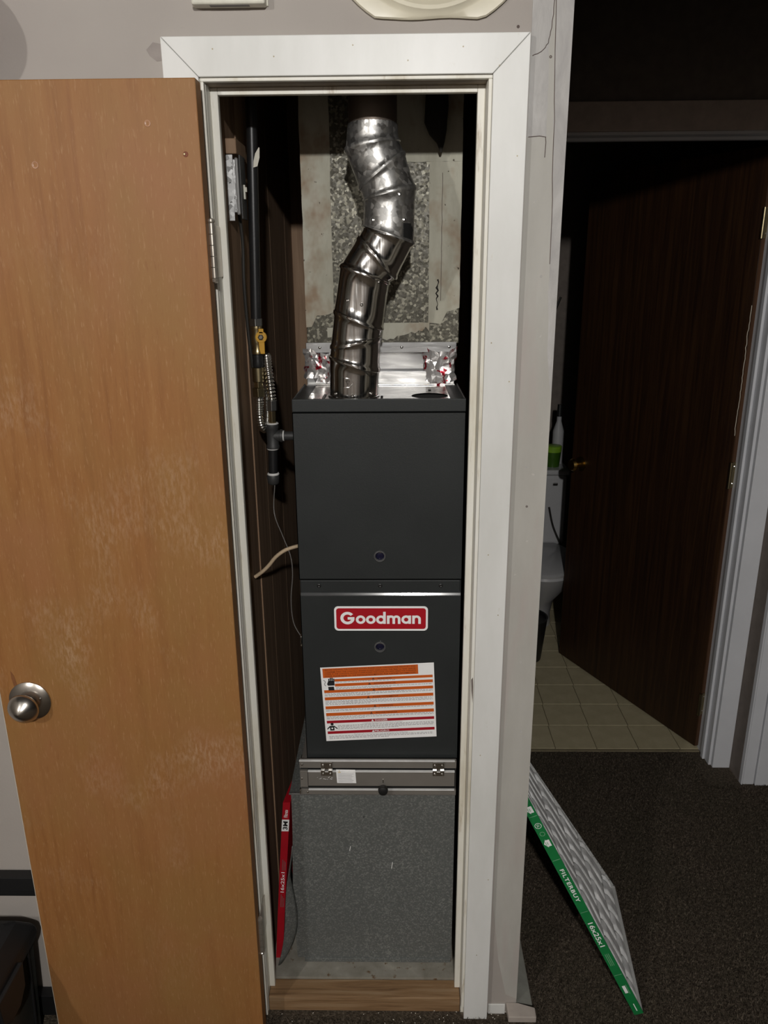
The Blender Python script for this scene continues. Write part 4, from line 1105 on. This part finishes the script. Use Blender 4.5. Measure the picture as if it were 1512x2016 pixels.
obj('tee', B().lathe([(0, 0.0138), (0.006, 0.0145), (0.009, 0.0128), (0.043, 0.0128), (0.046, 0.0145), (0.053, 0.0138)], V(-0.2697, GY, 1.3775), Z, 22).lathe([(0, 0.0125), (0.016, 0.0125), (0.017, 0.0142), (0.023, 0.0138)], V(-0.2697, GY, 1.405), X, 22), M['castblk'], gl, smooth=True)
obj('side_nipple', B().lathe([(0, 0.0098), (0.033, 0.0098)], V(-0.2468, GY, 1.405), X, 20), M['castblk'], gl, smooth=True)
obj('sealant_ring', B().lathe([(0, 0.0115), (0.0025, 0.0115)], V(-0.2467, GY, 1.405), X, 20), M['white_dope'], gl, smooth=True)
obj('sealant_ring', B().lathe([(0, 0.0118), (0.0018, 0.0132), (0.003, 0.0118)], V(-0.2705, GY, 1.3748), Z, 20), M['white_dope'], gl, smooth=True)
obj('drip_leg', B().cyl(V(-0.2725, GY, 1.322), V(-0.2707, GY, 1.3755), 0.0105, 20), M['gasblk'], gl, smooth=True)
obj('sealant_ring', B().lathe([(0, 0.0118), (0.003, 0.0135), (0.006, 0.0118)], V(-0.2725, GY, 1.3165), Z, 20), M['white_dope'], gl, smooth=True)
obj('cap', B().lathe([(0, 0.005), (0.002, 0.0105), (0.006, 0.0130), (0.021, 0.0138), (0.023, 0.0128)], V(-0.2732, GY, 1.2945), Z, 22), M['castblk'], gl, smooth=True)
tag(obj('paper_tag', B().prism([(-0.004, -0.017), (0.004, -0.015), (0.009, 0.0), (0.010, 0.018), (0.0085, 0.019), (0.001, 0.008), (-0.003, -0.006)], V(-0.2745, GY - 0.0112, 1.957), X, Z, V(0, -0.0006, 0)), M['paper']),
    'small torn white paper tag stuck on the black gas pipe', 'tag')

# ================================================================== SERVICE SWITCH BOX
sb = thing('switch_box', 'galvanized switch box with ivory toggle beside the gas pipe', 'switch', (-0.31, 0.16, 1.9))
z0, z1 = 1.852, 1.952
me = curve_plate([(-0.3215, z0 - 0.012), (-0.3095, z0 - 0.012), (-0.3075, z1 + 0.004), (-0.3215, z1 + 0.004)], [circ(-0.3145, 1.906, 0.0022, 12), circ(-0.3142, 1.872, 0.0022, 12)])
ob = obj('bracket', B().mesh(me, frame(V(0, 0.132, 0), X, Z)), M['bright_sheet'], sb, normals=False)
obj('box', B().box(-0.3205, -0.3055, 0.137, 0.187, z0 + 0.002, z1 - 0.002), M['bright_sheet'], sb, bevel=0.002)
obj('cover_plate', B().box(-0.3052, -0.2985, 0.133, 0.191, z0 - 0.002, z1), plain('grey_cover_plate', (0.5, 0.5, 0.5, 1), 0.3, 0.6), sb, bevel=0.004)
obj('face_plate', B().box(-0.2975, -0.2945, 0.139, 0.186, z0 - 0.009, z1 + 0.005), M['castblk'], sb, bevel=0.001)
obj('toggle', B().box(-0.2945, -0.2915, 0.157, 0.166, 1.880, 1.906).box(-0.2915, -0.2885, 0.158, 0.165, 1.893, 1.902), M['ivory'], sb, bevel=0.0008)
tag(obj('wood_block', B().box(-0.3212, -0.300, 0.136, 0.235, 1.958, 1.985), M['stud'], bevel=0.002), 'small brown wood block above the switch box', 'block')

# wires
tag(obj('beige_cable', B().tube(catmull([V(-0.318, 0.155, 1.093), V(-0.300, 0.153, 1.107), V(-0.285, 0.152, 1.122), V(-0.268, 0.150, 1.143), V(-0.248, 0.150, 1.158), V(-0.228, 0.152, 1.165), V(-0.2136, 0.160, 1.166)], 6), 0.0042, 10), M['cable'], smooth=True),
    'beige electrical cable running from wall to furnace side', 'cable')
tag(obj('thermostat_wire', B().tube(catmull([V(-0.2690, 0.19, 1.296), V(-0.2666, 0.15, 1.2447), V(-0.250, 0.15, 1.19), V(-0.2355, 0.15, 1.1444), V(-0.233, 0.15, 1.10), V(-0.2389, 0.15, 1.04), V(-0.236, 0.15, 0.985), V(-0.2209, 0.148, 0.952), V(-0.2136, 0.148, 0.949)], 6), 0.0011, 6), M['greywire'], smooth=True),
    'thin grey low-voltage wire hanging in the gap beside the furnace', 'wire')
tag(obj('wire_clip', B().box(-0.2195, -0.2135, 0.132, 0.150, 0.932, 0.957).cyl(V(-0.2185, 0.132, 0.938), V(-0.2165, 0.127, 0.955), 0.002, 8), M['chrome'], bevel=0.001), 'small shiny wire clip on the furnace side', 'clip')
tag(obj('black_wire', B().tube(catmull([V(-0.312, 0.19, 1.86), V(-0.3105, 0.20, 1.80), V(-0.3125, 0.20, 1.72), V(-0.3105, 0.205, 1.62), V(-0.306, 0.21, 1.55)], 6), 0.0035, 8), M['darkwire'], smooth=True),
    'thin black wire running down the wood behind the gas pipe', 'wire')

# ================================================================== RED FILTER IN THE GAP
rf = thing('boxed_air_filter', 'red-edged spare air filter wedged left of the return box', 'air filter', (-0.30, 0.3, 0.05))
def red_c(z): # centre x of the leaning, slightly bowed edge
    t = (z - 0.05) / 0.49
    return -0.3065 + 0.037 * t + 0.004 * t * t
def rfn(u, v):
    z = 0.0505 + 0.49 * v
    return V(red_c(z) - 0.0088 + 0.0176 * u, 0.108, z)
RED_T = 0.0088
b = B()
nz = 14
rows = []
for k in range(nz + 1):
    z = 0.0505 + 0.478 * k / nz
    c_ = red_c(z)
    rows.append([V(c_ - RED_T, 0.108, z), V(c_ + RED_T, 0.108, z), V(c_ + RED_T + 0.045, 0.47, z), V(c_ - RED_T + 0.045, 0.47, z)])
b.rings(rows)
fb_ = obj('frame', b, M['redbox'], rf)
def redpatch(name, z0, z1, mat, x0=-1.0, x1=1.0, k=1, parent=fb_):
    b = B()
    n = 4
    for i in range(n):
        za, zb = z0 + (z1 - z0) * i / n, z0 + (z1 - z0) * (i + 1) / n
        b._f([b.bm.verts.new(V(red_c(zz) + RED_T * xx, 0.108 - 0.0004 * k, zz)) for xx, zz in ((x0, za), (x1, za), (x1, zb), (x0, zb))])
    return obj(name, b, mat, parent, normals=False)
redpatch('white_panel', 0.4455, 0.4795, M['white'])
def redtext(s_, z, wid, hei, mat, name, k=2, dx=0.0, bold=0.0):
    b = B()
    t = V(red_c(z + 0.02) - red_c(z - 0.02), 0, 0.04).normalized()
    fit_text(b, s_, V(red_c(z) + dx, 0.108 - 0.0004 * k, z), t, V(-t.z, 0, t.x), wid, hei, bold)
    obj(name, b, mat, fb_, normals=False)
redtext('3M', 0.4625, 0.0245, 0.0115, M['ink'], 'brand_lettering', bold=0.03)
redtext('Filtrete', 0.497, 0.022, 0.009, M['white'], 'product_lettering', bold=0.01)
redtext('16x25x1', 0.292, 0.062, 0.0088, M['white'], 'size_lettering', bold=0.01)
for za, zb0, st_ in ((0.328, 0.362, 0.004), (0.215, 0.255, 0.006)):
    b = B()
    for i in range(3):
        x = -0.3 + i * 0.4
        b._f([b.bm.verts.new(V(red_c(zz) + RED_T * xx, 0.1072, zz)) for xx, zz in ((x, za), (x + 0.14, za), (x + 0.14, zb0 - st_ * i), (x, zb0 - st_ * i))])
    o = obj('print_lines', b, M['greywire'], fb_, normals=False, kind='stuff')

# ================================================================== GREEN FILTER IN THE HALL
gf = thing('pleated_air_filter', 'green-edged pleated air filter leaning on the hall side of the closet wall', 'air filter', (0.584, 0.19, 0.0))
P0 = V(0.579, -0.006, 0.002)
bdir = V(0.098, 0.995, 0).normalized()                       # along the short foot edge
LEN, WID, TH = 0.715, 0.405, 0.0225
ca = 0.2895 / 0.64 / 0.995
perp = V(-bdir.y, bdir.x, 0)
ldir = (perp * ca + Z * math.sqrt(1 - ca * ca)).normalized()
ndir = bdir.cross(ldir).normalized()
if ndir.z < 0: ndir = -ndir
ca2 = 0.545
ldir2 = (perp * ca2 + Z * math.sqrt(1 - ca2 * ca2)).normalized()          # the far edge sags lower: the card frame is twisted
def FP(s_, t, h): return P0 + bdir * s_ + ldir.lerp(ldir2, s_ / WID).normalized() * t + ndir * h      # s across, t up, h thickness
def fbox(s0, s1, t0, t1, h0, h1):
    b = B()
    v = [b.bm.verts.new(FP(s_, t, h)) for s_ in (s0, s1) for t in (t0, t1) for h in (h0, h1)]
    for q in ((0, 1, 3, 2), (4, 6, 7, 5), (0, 4, 5, 1), (2, 3, 7, 6), (0, 2, 6, 4), (1, 5, 7, 3)): b._f([v[i] for i in q])
    return b
fs = obj('side_frame', fbox(0, 0.004, 0, LEN, 0, TH), M['green'], gf)
obj('side_frame', fbox(WID - 0.004, WID, 0, LEN, 0, TH), M['card'], gf)
obj('end_frame', fbox(0.004, WID - 0.004, 0, 0.004, 0, TH), M['card'], gf)
obj('end_frame', fbox(0.004, WID - 0.004, LEN - 0.004, LEN, 0, TH), M['card'], gf)
b = B()
NU, NV = 150, 70
STRAPS = (0.085, 0.205, 0.335, 0.47, 0.60)
def mfn(u, v):
    s_ = 0.004 + (WID - 0.008) * u; t = 0.004 + (LEN - 0.008) * v
    wv = 0.9 * math.sin(t * 13 + u * 4) + 0.55 * math.sin(t * 31 + u * 7)
    ph = u * 6.5 * 2 * PI + wv
    rid = 1 - (0.5 + 0.5 * math.cos(ph)) ** 9
    strap = 0.0
    for tb in STRAPS:
        strap = max(strap, math.exp(-((t - tb - 0.01 * math.sin(u * 7 + tb * 40)) / 0.009) ** 2))
    edge = min(1, min(u, 1 - u) * 30, min(v, 1 - v) * 30)
    h = TH * 0.30 + (TH * 0.72) * rid * (1 - 0.75 * strap) * edge
    return FP(s_, t, h)
b.grid(mfn, NU, NV)
obj('pleated_media', b, M['media'], gf, smooth=True, normals=False, angle=180)
for tb in STRAPS:
    def sfn(u, v, tb=tb):
        s_ = 0.006 + (WID - 0.012) * u
        return FP(s_, tb - 0.007 + 0.014 * v + 0.010 * math.sin(u * 7 + tb * 40), TH * (0.62 + 0.06 * math.sin(u * 11 * 2 * PI)))
    obj('support_strap', B().grid(sfn, 66, 2), plain('strap_card', (0.30, 0.30, 0.30, 1), 0.8) if tb == STRAPS[0] else bpy.data.materials['strap_card'], gf, smooth=True, normals=False)
b = B()
for k in range(30):
    t = 0.012 + k * (LEN - 0.02) / 30
    b.tube([FP(WID - 0.004, t, TH), FP(WID - 0.014, t + 0.006, TH + 0.0004)], 0.0007, 4)
obj('wire_backing', b, M['steelnut'], gf)
# printing on the green edge (faces the room)
eo = lambda t, h, k=1: FP(-0.0005 * k, t, h)
def epoly(pts, mat, name, k=1):
    b = B(); b._f([b.bm.verts.new(eo(t, h, k)) for t, h in pts]); return obj(name, b, mat, fs, normals=False)
def etext(s_, t, wid, hei, mat, name, bold=0.0, spacing=1.0):
    b = B(); fit_text(b, s_, eo(t, TH / 2, 1), -ldir, ndir, wid, hei, bold, spacing); return obj(name, b, mat, fs, normals=False)
etext('FILTERBUY', 0.4153, 0.100, 0.0095, M['white'], 'brand_lettering', 0.022, 1.15)
etext('16x25x1', 0.2616, 0.076, 0.0125, M['white'], 'size_lettering', 0.015)
for t in (0.493, 0.333, 0.131, 0.622):
    epoly([(t, 0.002), (t + 0.0012, 0.002), (t + 0.0012, TH - 0.002), (t, TH - 0.002)], M['greenline'], 'fold_line')
def arrow(t):
    pts = [(t - 0.009, 0.004), (t + 0.009, 0.004), (t + 0.009, 0.012), (t + 0.012, 0.012), (t, 0.0195), (t - 0.012, 0.012), (t - 0.009, 0.012)]
    a = epoly([(tt, TH - h) for tt, h in pts], M['white'], 'arrow_mark')
    b = B(); b._f([b.bm.verts.new(eo(tt, h, 2)) for tt, h in ((t - 0.005, 0.007), (t + 0.005, 0.007), (t + 0.005, 0.0085), (t - 0.005, 0.0085))]); b._f([b.bm.verts.new(eo(tt, h, 2)) for tt, h in ((t - 0.004, 0.011), (t + 0.004, 0.011), (t + 0.004, 0.0125), (t - 0.004, 0.0125))])
    obj('arrow_print', b, M['greenline'], fs, normals=False)
arrow(0.5438); arrow(0.6417)
b = B(); me = curve_plate(circ(0, 0, 0.0078, 24), [circ(0, 0, 0.0066, 24)]); b.mesh(me, frame(eo(0.5953, TH / 2, 1), -ldir, ndir)); fit_text(b, 'UL', eo(0.5953, TH / 2, 1), -ldir, ndir, 0.0075, 0.006, 0.01)
obj('round_mark', b, M['white'], fs, normals=False)
b = B()
for k in range(3):
    me = curve_plate([(0.006 * math.cos(a), 0.006 * math.sin(a)) for a in (math.radians(120 * k + 70), math.radians(120 * k + 130), math.radians(120 * k + 100))] , [])
    b.mesh(me, frame(eo(0.5715, TH / 2, 1), -ldir, ndir))
b.mesh(curve_plate(circ(0, 0, 0.0062, 18), [circ(0, 0, 0.0048, 18)]), frame(eo(0.5715, TH / 2, 1), -ldir, ndir))
obj('recycle_mark', b, M['greenline'], fs, normals=False)
b = B()
for k in range(3): b._f([b.bm.verts.new(eo(t, h, 1)) for t, h in ((0.162, 0.006 + k * 0.004), (0.200, 0.006 + k * 0.004), (0.200, 0.0072 + k * 0.004), (0.162, 0.0072 + k * 0.004))])
obj('print_lines', b, M['greenline'], fs, normals=False)
epoly([(0.072, 0.006), (0.096, 0.006), (0.096, 0.0135), (0.072, 0.0135)], M['white'], 'white_panel')
epoly([(0.068, 0.0155), (0.098, 0.0155), (0.098, 0.0168), (0.068, 0.0168)], M['greenline'], 'print_bar')
epoly([(0.012, 0.010), (0.036, 0.010), (0.036, 0.0122), (0.012, 0.0122)], M['white'], 'print_bar')

# ================================================================== THINGS ON THE FRONT WALL
wp = thing('wall_plate', 'round cream decorative wall plate above the closet door frame', 'plate', (0.0565, 0, 2.295))
pc = V(0.0565, 0, 2.297)
def plate_ring(rad, dep, flat):
    out = []
    n = 72
    for k in range(n):
        a = 2 * PI * k / n
        x, z = rad * math.cos(a), rad * math.sin(a)
        if z < -flat: z = -flat + 0.0012 * math.sin(x * 55)
        out.append(pc + V(x, -dep, z))
    return out
b = B().rings([plate_ring(0.181, 0.0, 0.159), plate_ring(0.182, 0.006, 0.160), plate_ring(0.180, 0.009, 0.158), plate_ring(0.158, 0.0105, 0.1565), plate_ring(0.1545, 0.0115, 0.154), plate_ring(0.149, 0.017, 0.149), plate_ring(0.143, 0.0165, 0.143), plate_ring(0.133, 0.008, 0.133), plate_ring(0.1315, 0.007, 0.132)])
obj('rim', b, M['cream'], wp, smooth=True, angle=35)
rows = []
for rad, dep in ((0.1315, 0.0065), (0.129, 0.0100), (0.122, 0.0115), (0.116, 0.0090), (0.06, 0.0085), (0.001, 0.0085)):
    rows.append([pc + V((rad + 0.0012 * math.cos(24 * 2 * PI * k / 96)) * math.cos(2 * PI * k / 96), -dep, (rad + 0.0012 * math.cos(24 * 2 * PI * k / 96)) * math.sin(2 * PI * k / 96)) for k in range(96)])
obj('ornate_center', B().rings(rows), M['creamdark'], wp, smooth=True, angle=35)
th_ = thing('door_chime', 'off-white rectangular wall box above the closet corner', 'wall box', (-0.27, 0, 2.16))
obj('housing', B().box(-0.3285, -0.2095, -0.024, 0.0, 2.157, 2.29), M['ivory'], th_, bevel=0.003)
obj('back_plate', B().box(-0.331, -0.207, -0.004, 0.0, 2.1590, 2.292), M['ivory'], th_, bevel=0.001)
obj('bottom_vent', B().box(-0.300, -0.236, -0.020, -0.010, 2.1565, 2.1575), M['greywire'], th_)
tag(obj('red_wall_ornament', B().lathe([(0, 0.02), (0.004, 0.050), (0.03, 0.074), (0.08, 0.078), (0.115, 0.068), (0.138, 0.045), (0.145, 0.012)], V(-0.724, -0.0, 2.123), -Y, 36), M['rednap'], smooth=True),
    'raspberry red round ornament on the wall above the wooden door', 'ornament')

# ================================================================== LOWER LEFT: BLACK RACK AND TOTE
kr = thing('metal_stand', 'black metal stand with flat rails against the wall behind the door', 'stand', (-1.1, -0.025, 0))
for z0_, z1_ in ((0.391, 0.428), (0.016, 0.076)):
    obj('rail', B().box(-1.42, -0.775, -0.030, -0.004, z0_, z1_), M['blackmetal'], kr, bevel=0.001)
obj('rail', B().box(-1.42, -0.775, -0.022, -0.004, 0.370, 0.391), M['blackmetal'], kr, bevel=0.001)
for x in (-1.43, -0.775):
    obj('leg', B().box(x, x + 0.022, -0.030, -0.004, 0.0, 0.45), M['blackmetal'], kr, bevel=0.001)
tt = thing('storage_tote', 'smoky clear storage tote with a black latching lid by the door', 'tote', (-1.02, -0.2, 0))
TX0, TX1, TY0, TY1 = -1.32, -0.846, -0.345, -0.050
b = B().rings([[V(x, y, z) for x, y in ((TX0 + i_, TY0 + i_), (TX1 - i_, TY0 + i_), (TX1 - i_, TY1 - i_), (TX0 + i_, TY1 - i_))] for z, i_ in ((0.004, 0.012), (0.285, 0.0))], cap=False)
b._f([b.bm.verts.new(V(x, y, 0.004)) for x, y in ((TX0 + .012, TY0 + .012), (TX1 - .012, TY0 + .012), (TX1 - .012, TY1 - .012), (TX0 + .012, TY1 - .012))])
tb_ = obj('body', b, M['smoke'], tt)
sm = tb_.modifiers.new('thick', 'SOLIDIFY'); sm.thickness = 0.002
obj('corner_rib', B().tube([V(TX1 + 0.0005, TY1 - 0.03, 0.28), V(TX1 - 0.0105, TY1 - 0.036, 0.006)], 0.0035, 8), M['toteblk'], tt, smooth=True)
ld = obj('lid', B().rings([[V(x, y, z) for x, y in ((TX0 - k_, TY0 - k_), (TX1 + k_, TY0 - k_), (TX1 + k_, TY1 + k_), (TX0 - k_, TY1 + k_))] for z, k_ in ((0.270, 0.006), (0.292, 0.010), (0.312, 0.008), (0.345, -0.018), (0.352, -0.035))]), M['toteblk'], tt, bevel=0.006)
obj('latch', B().prism([(-0.055, 0.0), (0.055, 0.0), (0.050, -0.06), (0.02, -0.085), (-0.02, -0.085), (-0.050, -0.06)], V(TX1 + 0.008, -0.19, 0.30), Y, Z, V(0.012, 0, 0)), M['toteblk'], tt, bevel=0.003)
tag(obj('folded_item', B().box(-1.25, -0.90, -0.30, -0.10, 0.007, 0.11), plain('green_grey_cloth', (0.06, 0.07, 0.045, 1), 0.9), bevel=0.02), 'dull green folded cloth inside the smoky tote', 'cloth')

# ================================================================== BATHROOM THROUGH THE DOORWAY
to = thing('toilet', 'white toilet glimpsed through the hall doorway behind the dark door', 'toilet', (0.72, 2.35, 0))
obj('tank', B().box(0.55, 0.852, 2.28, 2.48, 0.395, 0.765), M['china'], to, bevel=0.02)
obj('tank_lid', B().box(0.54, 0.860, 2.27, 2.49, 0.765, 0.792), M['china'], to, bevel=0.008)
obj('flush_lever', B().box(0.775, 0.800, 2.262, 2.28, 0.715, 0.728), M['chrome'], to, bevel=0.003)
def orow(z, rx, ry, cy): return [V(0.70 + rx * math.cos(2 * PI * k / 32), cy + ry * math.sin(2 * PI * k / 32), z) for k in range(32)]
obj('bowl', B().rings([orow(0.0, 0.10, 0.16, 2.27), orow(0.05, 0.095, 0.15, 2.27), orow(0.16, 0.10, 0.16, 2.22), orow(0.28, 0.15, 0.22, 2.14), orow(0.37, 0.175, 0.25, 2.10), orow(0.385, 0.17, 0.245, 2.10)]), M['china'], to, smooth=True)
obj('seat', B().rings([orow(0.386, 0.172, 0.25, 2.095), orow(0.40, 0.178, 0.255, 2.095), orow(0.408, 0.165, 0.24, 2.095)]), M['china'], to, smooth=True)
cu_ = thing('green_cup', 'lime green cup standing on the toilet tank', 'cup', (0.79, 2.36, 0.792))
obj('body', B().lathe([(0, 0.034), (0.07, 0.040), (0.078, 0.040)], V(0.786, 2.36, 0.792), Z, 24), M['limedark'], cu_, smooth=True)
obj('rim', B().lathe([(0, 0.0415), (0.028, 0.0425), (0.03, 0.039)], V(0.786, 2.36, 0.868), Z, 24), M['lime'], cu_, smooth=True)
for i, (x, y, hgt, lab) in enumerate(((0.715, 2.37, 0.25, 'white spray bottle on the toilet tank left of the green cup'), (0.822, 2.43, 0.30, 'pale bottle on the toilet tank behind the green cup'))):
    bt = thing('bottle', lab, 'bottle', (x, y, 0.792))
    obj('body', B().lathe([(0, 0.028), (hgt * 0.55, 0.028), (hgt * 0.72, 0.012), (hgt * 0.8, 0.012)], V(x, y, 0.792), Z, 20), M['china'], bt, smooth=True)
    obj('cap', B().lathe([(0, 0.014), (hgt * 0.2, 0.012)], V(x, y, 0.792 + hgt * 0.8), Z, 16), M['black'], bt, smooth=True)
tag(obj('black_cable', B().tube(catmull([V(0.865, 2.778, 1.60), V(0.835, 2.772, 1.52), V(0.822, 2.772, 1.46), V(0.826, 2.772, 1.40), V(0.81, 2.772, 1.30), V(0.80, 2.775, 1.2)], 6), 0.006, 8), M['darkwire'], smooth=True),
    'black cable hanging on the bathroom back wall', 'cable')
obj('draped_cable', B().tube(catmull([V(0.765, 2.273, 0.60), V(0.79, 2.272, 0.50), V(0.835, 2.262, 0.40), V(0.885, 2.25, 0.30), V(0.89, 2.2, 0.10), V(0.885, 2.15, 0.004)], 6), 0.005, 8), M['darkwire'], to, smooth=True, label='thin black cable draped over the tank')  # a dark cable, not plumbing, parented to the toilet
wbk = thing('waste_bin', 'dark bathroom waste bin on the tile floor before the toilet', 'bin', (0.66, 1.74, 0))
obj('body', B().lathe([(0.0015, 0.075), (0.20, 0.095), (0.21, 0.098), (0.21, 0.09), (0.195, 0.088)], V(0.60, 1.83, 0.0), Z, 28), M['black'], wbk, smooth=True)
